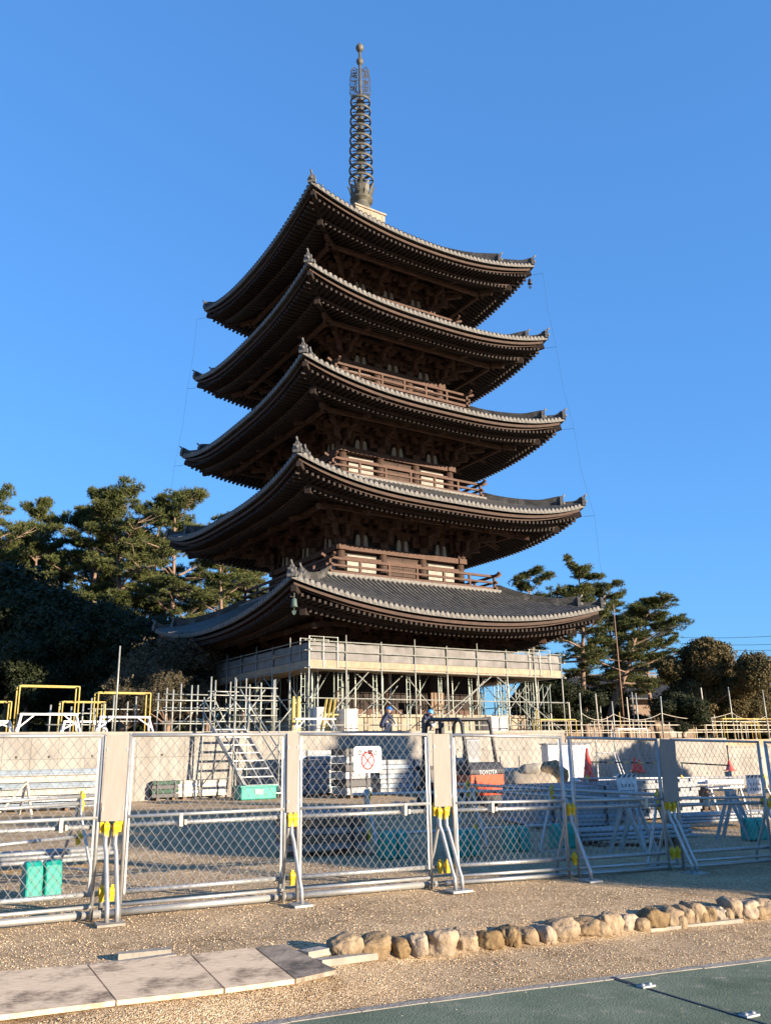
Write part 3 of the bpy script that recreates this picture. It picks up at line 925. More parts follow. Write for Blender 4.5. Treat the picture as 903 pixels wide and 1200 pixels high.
# spire
spire = thing('spire', None, None); spire.parent = pagoda; spire.location = (0, 0, 35.0 - ZB)
for kx in list(spire.keys()): del spire[kx]
SO = 35.0
mb = MB()
mb.box((0, 0, 35.75 - SO), (2.3, 2.3, 1.5)); mb.box((0, 0, 36.53 - SO), (2.46, 2.46, .12))
for sx in (-1, 1):
    for q in range(-2, 3):
        mb.box((q * .46, sx * 1.155, 35.9 - SO), (.05, .03, .9)); mb.box((sx * 1.155, q * .46, 35.9 - SO), (.03, .05, .9))
mb.build('spire_base', stone_lt, spire)
mb = MB(); mb.lathe([(.74, 36.6), (.73, 36.9), (.66, 37.3), (.55, 37.55), (.50, 37.75), (.78, 37.85), (.80, 37.98), (.62, 38.05)], (0, 0, -SO), 20); mb.build('bowl', bronze, spire)
mb = MB()
for i in range(12):
    a = 2 * pi * i / 12; ca, sa = cos(a), sin(a)
    pts = [(.55, 38.0), (.72, 38.35), (.80, 38.75), (.93, 39.05)]
    for (r0, z0), (r1, z1) in zip(pts, pts[1:]):
        mb.bar((r0 * ca, r0 * sa, z0 - SO), (r1 * ca, r1 * sa, z1 - SO), .30 if z1 < 39 else .16, .05, (ca, sa, 0))
mb.lathe([(.60, 38.0), (.52, 38.5), (.40, 39.2)], (0, 0, -SO), 16)
mb.build('lotus_cup', bronze, spire)
mb = MB(); mb.tube((0, 0, 38 - SO), (0, 0, 50.9 - SO), .17, 10, .09); mb.build('shaft', bronze, spire)
for i in range(9):
    z = 39.55 + i * .815; r = .86 - .018 * i
    mb = MB()
    mb.lathe([(r, -.10), (r + .015, 0), (r, .10), (r - .07, .09), (r - .075, -.09)], n=28, closed=True)
    for q in range(8):
        a = 2 * pi * q / 8 + .2
        mb.bar((.2 * cos(a), .2 * sin(a), 0), ((r - .04) * cos(a), (r - .04) * sin(a), 0), .05, .07)
    mb.lathe([(.20, -.24), (.29, -.14), (.30, .06), (.25, .2), (.2, .28)], n=14)
    o = mb.build('ring', bronze, spire); o.location = (0, 0, z - SO)
mb = MB()
rnd = random.Random(3)
for k in range(4):
    a = pi / 4 + k * pi / 2 + .25; ca, sa = cos(a), sin(a)
    P_ = lambda r, z: (r * ca, r * sa, z - SO)
    outer = [(.14, 46.35), (.62, 46.5), (.74, 46.9), (.70, 47.4), (.74, 47.9), (.66, 48.4), (.60, 48.9), (.45, 49.15), (.14, 48.9)]
    for p, q in zip(outer, outer[1:]): mb.bar(P_(*p), P_(*q), .05, .05, (-sa, ca, 0))
    for i in range(26):
        z = 46.5 + i * .095; z2 = z + rnd.uniform(-.15, .25)
        r0, r1 = rnd.uniform(.12, .35), rnd.uniform(.4, .7)
        mb.bar(P_(r0, z), P_(r1, z2), .035, .04, (-sa, ca, 0))
    for i in range(5):
        r = .2 + i * .11
        for j in range(6):
            z = 46.5 + j * .4
            mb.bar(P_(r + .04 * (-1) ** j, z), P_(r - .04 * (-1) ** j, z + .4), .03, .035, (-sa, ca, 0))
mb.build('flame_finial', bronze, spire)
for z, r in ((49.65, .27), (50.85, .30)):
    mb = MB(); mb.lathe([(.10, -r * 1.2), (r * .72, -r * .75), (r, -.02), (r * .85, r * .5), (r * .4, r * .95), (.06, r * 1.45), (.01, r * 1.7)], (0, 0, z - SO), 16); mb.build('jewel', bronze, spire)

# ------------------------------------------------------------------ wind bells, lightning cables
def bell(label, p, m, sc=1.0):
    t = thing('wind_bell', label, 'bell', p)
    mb = MB(); mb.tube((0, 0, 0), (0, 0, -.3 * sc), .018, 5); mb.lathe([(.05, -.28 * sc), (.13 * sc, -.34 * sc), (.15 * sc, -.6 * sc), (.19 * sc, -.74 * sc), (.16 * sc, -.75 * sc)], n=14); mb.build('bell_body', m, t)
    mb = MB(); mb.tube((0, 0, -.7 * sc), (0, 0, -.95 * sc), .012, 4); mb.prism([(-.1, 0), (.1, 0), (.07, -.14), (0, -.2), (-.07, -.14)], (0, 0, -.93 * sc), (1, 0, 0), (0, 0, 1), (0, 1, 0), .015); mb.build('clapper', m, t)
def corner_pt(si, k, inset=.25, dz=-.75):
    A, zm, up = STORY[si][:3]
    v = side(k)(L3(-(A - inset), A - inset, zm + up + dz))
    return PC + PE * v.x - PN * v.y + Vector((0, 0, v.z))
bell('green bronze wind bell hanging under the near corner of the lowest roof', corner_pt(0, 0), verdigris, .85)
bell('dark wind bell hanging at the right tip of the topmost roof', corner_pt(4, 1), black_p, .8)
for k in (3, 1):
    mb = MB()
    pts = [corner_pt(i, k, -.35, -.7) for i in (4, 3, 2, 1, 0)]
    pts.append(pts[-1] + Vector((0, 0, -6)))
    for p, q in zip(pts, pts[1:]): mb.path([p, (p + q) / 2 + (PC - (p + q) / 2).normalized() * Vector((1, 1, 0)) * .25, q], .005, 4)
    for i in range(5): mb.tube(corner_pt(i, k, .1, -.7), corner_pt(i, k, -.36, -.7), .010, 4)
    o = mb.build('lightning_cable', black_p, pagoda)
    o.matrix_parent_inverse = Matrix.LocRotScale(Vector((PC.x, PC.y, ZB)), Matrix.Rotation(PHI, 3, 'Z'), None).inverted()

# ------------------------------------------------------------------ scaffold round the foot of the pagoda
scaff = thing('scaffold', 'pipe scaffold with grey tarps and timber deck wrapped round the pagoda foot', 'scaffold', (PC.x, PC.y, ZB), PHI)
SH = 7.85
Z_DK, Z_TOP = 5.35, 6.55
rnd = random.Random(11)
def sfx(v): return Vector((v.x, v.y, v.z - ZB))
for k in range(4):
    rot = side(k)
    # posts, double row, with ladder frames between them
    n = 9
    for i in range(n):
        if i == n - 1: continue
        x = -SH + 2 * SH * i / (n - 1)
        tall = Z_TOP + (.35 if i % 2 else .12)
        mb = MB(); mb.xf = lambda v: sfx(rot(v)); mb.tube(L3(x, SH, ZT if k in (0, 3) else 1.9), L3(x, SH, tall), .034, 6)
        mb.build('post', scaf, scaff)
        if k in (0, 1, 3):
            mb = MB(); mb.xf = lambda v: sfx(rot(v))
            x2 = x + .62 if i < n - 1 else x - .62
            zb = ZT if k in (0, 3) else 1.9
            for zz0 in (zb, zb + 1.5):
                mb.tube(L3(x + .06, SH - .9, zz0 + .04), L3(x + .06, SH - .9, zz0 + 1.46), .028, 5); mb.tube(L3(x2, SH - .9, zz0 + .04), L3(x2, SH - .9, zz0 + 1.46), .028, 5)
                mb.tube(L3(x + .06, SH - .9, zz0 + 1.44), L3(x2, SH - .9, zz0 + 1.44), .024, 5)
                for q in range(1, 4): mb.tube(L3(x + .06, SH - .9, zz0 + .36 * q), L3(x + .26, SH - .9, zz0 + .36 * q), .018, 4)
                mb.tube(L3(x + .26, SH - .9, zz0 + .04), L3(x + .26, SH - .9, zz0 + 1.44), .02, 5)
            mb.build('ladder_frame', scaf_gr, scaff)
            mb = MB(); mb.xf = lambda v: sfx(rot(v))
            mb.tube(L3(x + .9, SH - 1.9, zb), L3(x + .9, SH - 1.9, Z_DK), .03, 5)
            mb.build('inner_post', scaf_gr, scaff)
            if k in (0, 1):
                mb = MB(); mb.xf = lambda v: sfx(rot(v)); mb.tube(L3(x + 1.15 + .1 * (i % 3), SH - 1.3, zb), L3(x + 1.15 + .1 * (i % 3), SH - 1.3, Z_DK), .028, 5); mb.build('inner_post', scaf, scaff)
                mb = MB(); mb.xf = lambda v: sfx(rot(v)); mb.tube(L3(x + .1, SH - 1.5, zb + .3 + .2 * (i % 2)), L3(x + 1.9, SH - 1.5, Z_DK - .3 * (i % 3)), .022, 5); mb.build('brace', scaf_gr, scaff)
    # rails
    for z in (Z_TOP, Z_TOP - .46, Z_DK - .06, 3.95, 2.75):
        if k == 2 and z < 5: continue
        mb = MB(); mb.xf = lambda v: sfx(rot(v)); mb.tube(L3(-SH - .25, SH + .05, z + .012 * k), L3(SH + .3, SH + .05, z + .012 * k), .026, 5); mb.build('rail', scaf, scaff)
    # braces
    if k != 2:
        zb = ZT if k in (0, 3) else 1.9
        for (i0, i1, z0, z1, bb) in ((0.1, 1.6, zb + .1, 5.2, .08), (1.5, 2.9, 5.2, 3.2, -.75), (1.6, 2.9, 3.2, 5.2, -.8), (3.0, 4.1, 5.2, 3.0, -.85), (3.3, 5.4, zb + .2, 5.2, .09), (4.3, 5.6, 3.0, 5.2, -.78),
                                     (5.6, 7.9, 5.2, zb + .1, .10), (5.8, 7.0, zb + .2, 4.9, -.75), (6.0, 7.2, 5.1, 3.0, -.82), (6.9, 7.9, zb + .1, 5.0, -.70)):
            x0, x1 = -SH + 2 * SH * i0 / 8, -SH + 2 * SH * i1 / 8
            mb = MB(); mb.xf = lambda v: sfx(rot(v)); mb.tube(L3(x0, SH + bb, z0), L3(x1, SH + bb, z1), .026, 5); mb.build('brace', scaf, scaff)
    # deck boards, fascia, tarp
    mb = MB(); mb.xf = lambda v: sfx(rot(v)); mb.box(L3(0, SH - .75, Z_DK), (2 * SH - (0 if k % 2 else 2.9), 1.4, .06)); mb.build('deck', plank_m, scaff)
    mb = MB(); mb.xf = lambda v: sfx(rot(v))
    for i in range(4):
        x = -SH + SH / 2 * i
        mb.box(L3(x + SH / 4, SH - .02, Z_DK + .18 + .012 * sin(i * 3 + k)), (SH / 2 - .02, .04, .30))
    mb.build('fascia_board', plank_m, scaff)
    for i in range(4):
        x0 = -SH + SH / 2 * i
        mb = MB(); mb.smooth = True; mb.xf = lambda v: sfx(rot(v))
        ph = rnd.uniform(0, 9)
        def fn(u, v):
            x = x0 + .02 + (SH / 2 - .04) * u
            w = .045 * noise.noise(Vector((x * 1.1 + ph, v * 1.5, k))) + .03 * noise.noise(Vector((x * 3.1, v * 3 + ph, k)))
            sag = .05 * noise.noise(Vector((x * .9, ph, 7))) * v
            return L3(x, SH - .06 + w * .9, Z_DK + .31 + (Z_TOP - Z_DK - .36) * v + sag)
        mb.grid(fn, 26, 8)
        o = mb.build('tarp', tarp, scaff)
        md = o.modifiers.new('thick', 'SOLIDIFY'); md.thickness = .01
# handrail cages above the tarp at two places
for (xa, xb, k) in ((-SH, -SH + 1.5, 0), (SH - 2.3, SH - .8, 0)):
    rot = side(k)
    mb = MB(); mb.xf = lambda v: sfx(rot(v))
    for b in (SH + .02, SH - .9):
        for x in (xa, (xa + xb) / 2, xb): mb.tube(L3(x, b, Z_DK), L3(x, b, Z_TOP + .22), .022, 5)
        for z in (Z_TOP + .2, Z_TOP - .2): mb.tube(L3(xa, b, z), L3(xb, b, z), .02, 5)
    mb.build('guard_cage', scaf, scaff)

# ------------------------------------------------------------------ workers
def person(label, pts, rad, edges, loc, rz, mats, helmet, sc=1.0):
    """continuous skinned body; pts: joint name -> position"""
    t = thing('person', label, 'person', loc, rz)
    names = list(pts)
    me = bpy.data.meshes.new('body')
    me.from_pydata([tuple(Vector(pts[n]) * sc) for n in names], [(names.index(a), names.index(b)) for a, b in edges], [])
    o = bpy.data.objects.new('body', me); COL.objects.link(o); o.parent = t
    me.materials.append(mats)
    sk = o.modifiers.new('skin', 'SKIN')
    for i, n in enumerate(names):
        r = rad[n] if n in rad else .05
        me.skin_vertices[0].data[i].radius = (r * sc, r * sc)
        me.skin_vertices[0].data[i].use_root = (n == 'pelvis')
    sb = o.modifiers.new('sub', 'SUBSURF'); sb.levels = 1; sb.render_levels = 2
    hp = Vector(pts['head']) * sc
    f = Vector(pts['face']).normalized()
    upv = Vector((0, 0, 1)); sdv = f.cross(upv).normalized(); upv = sdv.cross(f)
    mb = MB(); mb.ball(hp, .105 * sc, (1, 1, 1.18), 12)
    mb.ball(hp + f * .105 * sc - upv * .01 * sc, .018 * sc, n=6)
    for sg in (-1, 1):
        mb.ball(hp + sdv * sg * .1 * sc, .025 * sc, n=6)
    mb.m = 1
    for sg in (-1, 1): mb.ball(hp + f * .092 * sc + sdv * sg * .038 * sc + upv * .02 * sc, .012 * sc, n=6)
    mb.bar(hp + f * .1 * sc - upv * .055 * sc - sdv * .025 * sc, hp + f * .1 * sc - upv * .055 * sc + sdv * .025 * sc, .012, .008)
    mb.build('head', [skin_m, black_p], t)
    mb = MB(); hc = hp + upv * .045 * sc
    prof = [(.155, -.0), (.145, .02), (.135, .07), (.10, .115), (.05, .135), (.0, .14)]
    mb.xf = lambda v: hc + (sdv * v.x + f * v.y + upv * v.z) * sc
    mb.lathe(prof, n=16); mb.box((0, .15, .0), (.16, .09, .012))
    mb.build('helmet', helmet, t)
    mb = MB()
    for hd in ('hand_l', 'hand_r'):
        h = Vector(pts[hd]) * sc; d = (h - Vector(pts['elbow' + hd[4:]]) * sc).normalized()
        mb.ball(h + d * .05, .045 * sc, (1, 1, 1), 8)
        s2 = d.cross(Vector((0, 0, 1))).normalized()
        for q in range(4):
            p = h + d * .08 + s2 * (q - 1.5) * .022
            mb.path([p, p + d * (.045 - .004 * abs(q - 1.5)), p + d * .065 - Vector((0, 0, .03))], [.011, .010, .008], 5)
        p = h + d * .03 + s2 * .045
        mb.path([p, p + s2 * .03 + d * .03, p + s2 * .03 + d * .06], [.012, .011, .009], 5)
    mb.build('gloved_hands', white_p, t)
    return t
crouch = dict(pelvis=(0, 0, .42), waist=(0, .12, .58), chest=(0, .26, .80), neck=(0, .36, .98), head=(0, .42, 1.10), face=(0, 1, -.35),
              hip_l=(-.12, .02, .40), knee_l=(-.17, .46, .52), ankle_l=(-.15, .22, .09), toe_l=(-.15, .42, .05),
              hip_r=(.12, .02, .40), knee_r=(.19, .44, .50), ankle_r=(.17, .20, .09), toe_r=(.17, .40, .05),
              sh_l=(-.19, .30, .90), elbow_l=(-.24, .50, .68), hand_l=(-.12, .66, .50), sh_r=(.19, .30, .90), elbow_r=(.25, .50, .66), hand_r=(.10, .68, .47))
rad = dict(pelvis=.16, waist=.14, chest=.165, neck=.065, head=.06, hip_l=.10, hip_r=.10, knee_l=.075, knee_r=.075, ankle_l=.05, ankle_r=.05, toe_l=.04, toe_r=.04,
           sh_l=.075, sh_r=.075, elbow_l=.052, elbow_r=.052, hand_l=.04, hand_r=.04)
edges = [('pelvis', 'waist'), ('waist', 'chest'), ('chest', 'neck'), ('neck', 'head'), ('pelvis', 'hip_l'), ('hip_l', 'knee_l'), ('knee_l', 'ankle_l'), ('ankle_l', 'toe_l'),
         ('pelvis', 'hip_r'), ('hip_r', 'knee_r'), ('knee_r', 'ankle_r'), ('ankle_r', 'toe_r'), ('chest', 'sh_l'), ('sh_l', 'elbow_l'), ('elbow_l', 'hand_l'), ('chest', 'sh_r'), ('sh_r', 'elbow_r'), ('elbow_r', 'hand_r')]
body_pts = {k: v for k, v in crouch.items() if k != 'face'}
def mk(label, loc, rz, m, h, mod=None, sc=1.0):
    p = dict(crouch)
    if mod: p.update(mod)
    f = p.pop('face'); q = dict(p)
    t = None
    class D(dict): pass
    return person_wrap(label, q, f, loc, rz, m, h, sc)
def person_wrap(label, q, f, loc, rz, m, h, sc):
    pts = dict(q); names_only = dict(q)
    pts_full = dict(q); 
    # 'face' is a direction, not a joint
    class P(dict):
        def __iter__(self): return iter([k for k in dict.keys(self) if k != 'face'])
    pp = P(pts_full); pp['face'] = f
    return person(label, pp, rad, edges, loc, rz, m, h, sc)
p = onb(446, 838, 8.4); mk('crouching worker in navy clothes and blue helmet at the scaffold foot', (p.x, p.y, ZT), -1.15, cloth_dk, helmet_b, sc=1.0)
p = onb(496, 838, 8.2); mk('bent worker in a light blue helmet beside the scaffold pipes', (p.x, p.y, ZT), -2.5, cloth_dk, helmet_l, dict(head=(0, .52, .98), neck=(0, .40, .92)))
p = onb(591, 770, 7.2); mk('worker in pale blue clothes bending on the scaffold deck under the eave', (p.x, p.y, Z_DK + .03), 1.9, cloth_bl, helmet_l,
   dict(pelvis=(0, 0, .82), waist=(0, .14, .93), chest=(0, .36, .98), neck=(0, .52, .99), head=(0, .62, 1.0), hip_l=(-.12, 0, .8), hip_r=(.12, 0, .8), knee_l=(-.14, .08, .45), knee_r=(.14, .10, .45), ankle_l=(-.14, -.02, .09), ankle_r=(.14, -.02, .09), toe_l=(-.14, .16, .05), toe_r=(.14, .16, .05),
        sh_l=(-.19, .42, .97), sh_r=(.19, .42, .97), elbow_l=(-.22, .5, .72), elbow_r=(.22, .52, .72), hand_l=(-.14, .62, .52), hand_r=(.14, .64, .52)))

# white covered crates and boards at the scaffold foot
for i, (u0, u1, v0, lab) in enumerate(((366, 377, 829, 'narrow white crate at the scaffold foot beside the yellow frame'), (398, 414, 831, 'white crate at the scaffold foot left of the crouching worker'), (569, 588, 840, 'pale crate at the scaffold foot behind the forklift roof'))):
    a, b = onb(u0, v0, 6.9), onb(u1, v0, 6.9)
    t = thing('crate', lab, 'crate', ((a.x + b.x) / 2, (a.y + b.y) / 2, ZT), PHI)
    w = (b - a).length; h = a.z - ZT
    mb = MB(); mb.box((0, 0, h / 2), (w, .8, h)); mb.build('crate_body', white_p, t, bevel=.02)
    mb = MB()
    for x in (-w / 2 + .05, 0, w / 2 - .05): mb.box((x, -.415, h / 2), (.07, .03, h - .02))
    mb.box((0, -.43, h - .06), (w, .03, .08)); mb.box((0, -.43, .08), (w, .03, .08)); mb.build('batten', sheet_cream, t)
for i, (u, lab) in enumerate(((508, 'brown timber board leaning inside the scaffold'), (516, 'darker timber board standing inside the scaffold'))):
    a = onb(u, 812, 6.2); mb = MB(); w = .38
    mb.box((0, 0, (a.z - ZT) / 2), (w, .05, a.z - ZT)); mb.box((0, -.04, .5), (w, .03, .1)); o = mb.build('timber_board', timber_dk); o.location = (a.x, a.y, ZT); o.rotation_euler = (0, 0, PHI); tag(o, lab, 'board')

# ------------------------------------------------------------------ things standing on the terrace edge
def yellow_frame(label, u0, u1, vt, b, zt, depth=.55, trestle=True, m=yellow_p):
    """goal-shaped pipe frame, two hoops deep, over a white steel trestle"""
    a, c = onb(u0, vt, b), onb(u1, vt, b)
    w = (c - a).length; h = a.z - zt
    t = thing('pipe_barrier', label, 'barrier', ((a.x + c.x) / 2, (a.y + c.y) / 2, zt), PHI)
    for d in (0, depth):
        mb = MB(); mb.path([(-w / 2, d, 0), (-w / 2, d, h - .03), (-w / 2 + .03, d, h), (w / 2 - .03, d, h), (w / 2, d, h - .03), (w / 2, d, 0)], .026, 6); mb.build('hoop', m, t)
    for sx in (-1, 1):
        mb = MB(); mb.tube((sx * w / 2, 0, h - .01), (sx * w / 2, depth, h - .01), .026, 6); mb.build('link_bar', m, t)
    if trestle:
        t2 = thing('steel_trestle', label.replace('yellow', 'white steel trestle under the yellow').replace('frame', 'pipes', 1), 'trestle', ((a.x + c.x) / 2, (a.y + c.y) / 2, zt), PHI)
        hh = h * .42
        mb = MB(); mb.box((0, -.22, hh), (w * .96, .16, .07)); mb.build('beam', white_p, t2)
        for sx in (-1, 1):
            mb = MB()
            x = sx * w * .46
            mb.bar((x + sx * .12, -.5, 0), (x - sx * .02, -.22, hh), .06, .06); mb.bar((x + sx * .12, .1, 0), (x - sx * .02, -.22, hh - .03), .06, .06)
            mb.bar((x + sx * .1, -.4, .25), (x - sx * .42, -.24, hh - .04), .045, .045)
            mb.build('leg', white_p, t2)
    return t
yellow_frame('tall yellow pipe frame on the terrace at the left', 24, 94, 803, 10.0, ZT)
yellow_frame('lower yellow pipe frame behind the tall one on the left', 74, 124, 822, 8.2, ZT)
yellow_frame('yellow pipe frame beside the thin tall pole', 116, 177, 811, 9.6, ZT)
yellow_frame('narrow yellow pipe frame at the far left edge', -6, 14, 822, 9.4, ZT)
yellow_frame('wide yellow pipe frame right of the scaffold', 633, 674, 843, 9.6, ZT2, trestle=False)
yellow_frame('yellow pipe frame at the far right edge', 846, 906, 842, 9.7, ZT2, trestle=False)
yellow_frame('short yellow pipe frame beside the far right one', 868, 888, 847, 8.2, ZT2, trestle=False)
yellow_frame('white pipe frame behind the fence boards on the right', 724, 757, 854, 9.9, ZT2, trestle=False, m=white_p)
for i, u in enumerate((344, 350)):
    a = onb(u, 816, 9.4); mb = MB(); mb.lathe([(.09, 0), (.095, .1), (.085, a.z - ZT - .15), (.05, a.z - ZT)], n=12); mb.lathe([(.10, .45), (.102, .5), (.10, .55)], n=12, closed=False)
    o = mb.build('yellow_bollard', yellow_p); o.location = (a.x, a.y, ZT); tag(o, ('left', 'right')[i] + ' one of the two thick yellow posts before the scaffold corner', 'bollard')
a, c = onb(376, 842, 9.5), onb(394, 818, 9.5)
t = thing('slanted_ladder', 'leaning yellow ladder at the scaffold foot left of the white crates', 'ladder', (a.x, a.y, ZT), PHI)
mb = MB()
for q in range(3): mb.bar((q * .22, 0, .1), (q * .22 + .45, .3, c.z - ZT), .09, .05)
mb.build('stile', yellow_p, t)
for q in ((.05, -.02, .35, .75, .12), (.3, .15, .85, 1.0, .25)):
    mb = MB(); mb.bar(q[:3], (q[3], q[4], q[2]), .05, .05); mb.build('rung', yellow_p, t)
# low white bench frame by the scaffold corner
a, c = onb(345, 848, 10.2), onb(392, 848, 10.2); w = (c - a).length
t = thing('steel_trestle', 'low white steel trestle at the wall top by the scaffold corner', 'trestle', ((a.x + c.x) / 2, (a.y + c.y) / 2, ZT), PHI)
mb = MB(); mb.box((0, 0, .62), (w, .2, .07)); mb.build('beam', white_p, t)
for sx in (-1, 1):
    mb = MB(); mb.bar((sx * w * .52, -.25, 0), (sx * w * .42, 0, .6), .06, .06); mb.bar((sx * w * .52, .25, 0), (sx * w * .42, 0, .57), .06, .06); mb.bar((sx * w * .45, 0, .2), (sx * w * .25, 0, .6), .045, .045); mb.build('leg', white_p, t)

# pipe guard rails along the terrace edge, left of the scaffold
def guard_rail(label, us, vts, b, zt, rails, m=scaf, braces=()):
    pts = [onb(u, v, b) for u, v in zip(us, vts)]
    o0 = pts[0]
    t = thing('pipe_railing', label, 'railing', (o0.x, o0.y, zt), PHI)
    xs_ = [(p - o0).length for p in pts]
    for x, p in zip(xs_, pts):
        mb = MB(); mb.tube((x, 0, 0), (x, 0, p.z - zt), .034, 6); mb.box((x, 0, .01), (.14, .14, .02)); mb.build('post', m, t)
    for z in rails:
        mb = MB(); mb.tube((xs_[0] - .15, -.05, z), (xs_[-1] + .15, -.05, z), .027, 6); mb.build('rail', m, t)
    for x0, z0, x1, z1 in braces:
        mb = MB(); mb.tube((x0, .05, z0), (x1, .05, z1), .026, 6); mb.build('brace', m, t)
    return t
guard_rail('grey pipe railing with leaning posts between yellow frame and scaffold tower', (186, 203, 224, 246), (812, 808, 803, 798), 9.3, ZT, (.45, .95, 1.35))
guard_rail('low pipe railing with yellow stubs far behind the left frames', (108, 122, 134, 150, 160), (818, 822, 815, 822, 816), 5.0, ZT, (.7, 1.2))
guard_rail('tall pipe tower frame with cross braces left of the scaffold corner', (277, 292, 306, 321), (796, 802, 800, 797), 10.1, ZT, (.75, 1.35, 1.85), braces=((0, .1, 1.3, 1.8), (1.3, .1, .2, 1.8)))
guard_rail('pipe railing with diagonal brace above the stairs', (248, 262, 276), (793, 812, 794), 9.0, ZT, (.55, 1.0, 1.75), braces=((0, 1.8, .9, .1), (.1, 0.1, 1.1, 1.4)))

guard_rail('farther pipe railing before the left end of the scaffold', (196, 212, 232, 252, 270, 288, 306, 322), (806, 801, 803, 797, 799, 795, 800, 796), 7.6, ZT, (.6, 1.15, 1.7), braces=((.2, .1, 2.2, 1.9), (2.6, 1.9, 4.4, .1), (4.8, .1, 6.4, 1.9)))
guard_rail('low pipe railing between the two yellow frames on the left', (60, 70, 84, 98, 112), (826, 822, 828, 824, 830), 6.5, ZT, (.5, .95))
# stairs from the ground up to the terrace
top, bot = onb(262, 866, WB + .35), G(313, 931)
bot = pab((bot - PC).dot(PE), WB + 2.1, 0); ss = pab((top - PC).dot(PE) + .1, WB + .25, 0)
st = thing('stairs', 'steep aluminium stairs leaning on the concrete wall below the scaffold', 'stairs', (ss.x, ss.y, gz(ss.x, ss.y)), PHI)
HZ = 2.55 - gz(ss.x, ss.y)
for sx in (-.62, 0, .62):
    mb = MB(); mb.bar((sx, -.2, HZ), (sx + .75, -2.3, .05), .05, .16); mb.build('stringer', steel_dl, st)
for q in range(9):
    f = (q + .5) / 9
    mb = MB(); mb.box((.75 * f, -.2 - 2.1 * f, HZ * (1 - f) + .04), (1.24, .24, .035)); mb.build('tread', steel_dl, st)
for sx in (-.9, .9):
    mb = MB(); mb.tube((sx - .05, -.15, 0), (sx - .05, -.15, HZ + 1.1), .028, 6); mb.tube((sx + .55, -1.7, 0), (sx + .55, -1.7, HZ + .2), .028, 6)
    mb.tube((sx - .05, -.15, HZ + 1.0), (sx + .75, -2.3, 1.0), .024, 6); mb.tube((sx - .05, -.15, HZ + .55), (sx + .75, -2.3, .5), .022, 6); mb.tube((sx - .05, -.15, .4), (sx + .55, -1.7, 1.9), .022, 6)
    mb.build('handrail', scaf, st)

# thin poles and roped posts on the right-hand terrace
a = onb(141, 757, 10.3); mb = MB(); mb.tube((0, 0, 0), (0, 0, a.z - ZT), .035, 8, .03); mb.box((0, 0, .02), (.2, .2, .04)); o = mb.build('pole', scaf); o.location = (a.x, a.y, ZT); tag(o, 'thin tall pale pole standing alone before the left pines', 'pole')
a = onb(718, 708, 7.0); mb = MB(); mb.tube((0, 0, 0), (0, 0, a.z - ZT2), .05, 8, .03); mb.box((0, 0, .02), (.24, .24, .04)); o = mb.build('pole', mat('brown_pole', (.20, .12, .08), .7)); o.location = (a.x, a.y, ZT2); tag(o, 'thin tall brown pole rising before the right pines', 'pole')
PL = [(666, 823, 8.5), (678, 812, 9.4), (690, 838, 7), (698, 813, 8.8), (702, 814, 7.6), (717, 822, 9.2), (734, 817, 8.1), (740, 811, 6.5), (744, 812, 9.0), (761, 846, 7.8), (772, 816, 9.7), (789, 825, 8.6), (821, 806, 9.8), (833, 838, 8.4), (853, 805, 9.3), (866, 845, 9.0), (882, 841, 8.3), (893, 808, 9.9)]
tops = []
for i, (u, v, b) in enumerate(PL):
    a = onb(u, v, b)
    mb = MB(); ln = (random.uniform(-.05, .05), random.uniform(-.05, .05))
    mb.tube((0, 0, 0), (ln[0], ln[1], a.z - ZT2), .04 if v < 830 else .034, 6); mb.lathe([(.10, 0), (.10, .05), (.05, .07)], n=8)
    o = mb.build('pole', scaf if i % 3 else sheet_cream); o.location = (a.x, a.y, ZT2)
    hh = 'tall' if v < 815 else ('middling' if v < 830 else 'short')
    tag(o, f'{ORD[i]} pale pole from the left on the right terrace, a {hh} one', 'pole', 'pale poles on the right terrace')
    tops.append(Vector((a.x, a.y, ZT2)))
def rope(label, i0, i1, z0, z1):
    a, c = tops[i0] + Vector((0, 0, z0)), tops[i1] + Vector((0, 0, z1))
    pts = [a.lerp(c, t / 10) - Vector((0, 0, .35 * (1 - (2 * t / 10 - 1) ** 2))) for t in range(11)]
    mb = MB(); mb.path(pts, .014, 5); tag(mb.build('rope', sheet_cream), label, 'rope')
rope('slack pale rope between the first poles right of the scaffold', 1, 5, 1.5, 1.45)
rope('slack pale rope sagging toward the middle poles', 5, 10, 1.45, 1.5)
rope('slack pale rope between the middle and right poles', 10, 14, 1.5, 1.6)
rope('slack pale rope at the far right poles', 14, 17, 1.6, 1.4)
pts = [pab(5 + i * 2.3, 9.6, ZT2 + .75 + .04 * sin(i * 2)) for i in range(9)]
t = thing('pipe_railing', 'low cream pipe railing along the right terrace edge', 'railing', (pts[0].x, pts[0].y, ZT2), PHI)
for i in range(9):
    mb = MB(); mb.tube((i * 2.3, 0, 0), (i * 2.3, 0, 1.0), .032, 6); mb.build('post', sheet_cream, t)
for z in (.45, .85):
    mb = MB(); mb.tube((-.2, -.05, z), (18.6, -.05, z), .025, 6); mb.build('rail', sheet_cream, t)

pts = [pab(5.6 + i * 1.05, 8.1, ZT2) for i in range(22)]
t = thing('pipe_railing', 'farther yellowish pipe railing with close posts on the right terrace', 'railing', (pts[0].x, pts[0].y, ZT2), PHI)
_r = random.Random(8)
for i in range(22):
    mb = MB(); mb.tube((i * 1.05, 0, 0), (i * 1.05 + _r.uniform(-.04, .04), 0, _r.uniform(1.0, 1.75)), .03, 6); mb.build('post', yellow_p if i % 3 == 0 else sheet_cream, t)
for z in (.6, 1.1):
    mb = MB(); mb.tube((-.2, -.05, z), (22.3, -.05, z + .03), .025, 6); mb.build('rail', sheet_cream, t)

# ------------------------------------------------------------------ yard behind the fence
FD = Vector((cos(.478), sin(.478), 0)); FN = Vector((sin(.478), -cos(.478), 0)); FR = .478     # fence direction, towards the camera

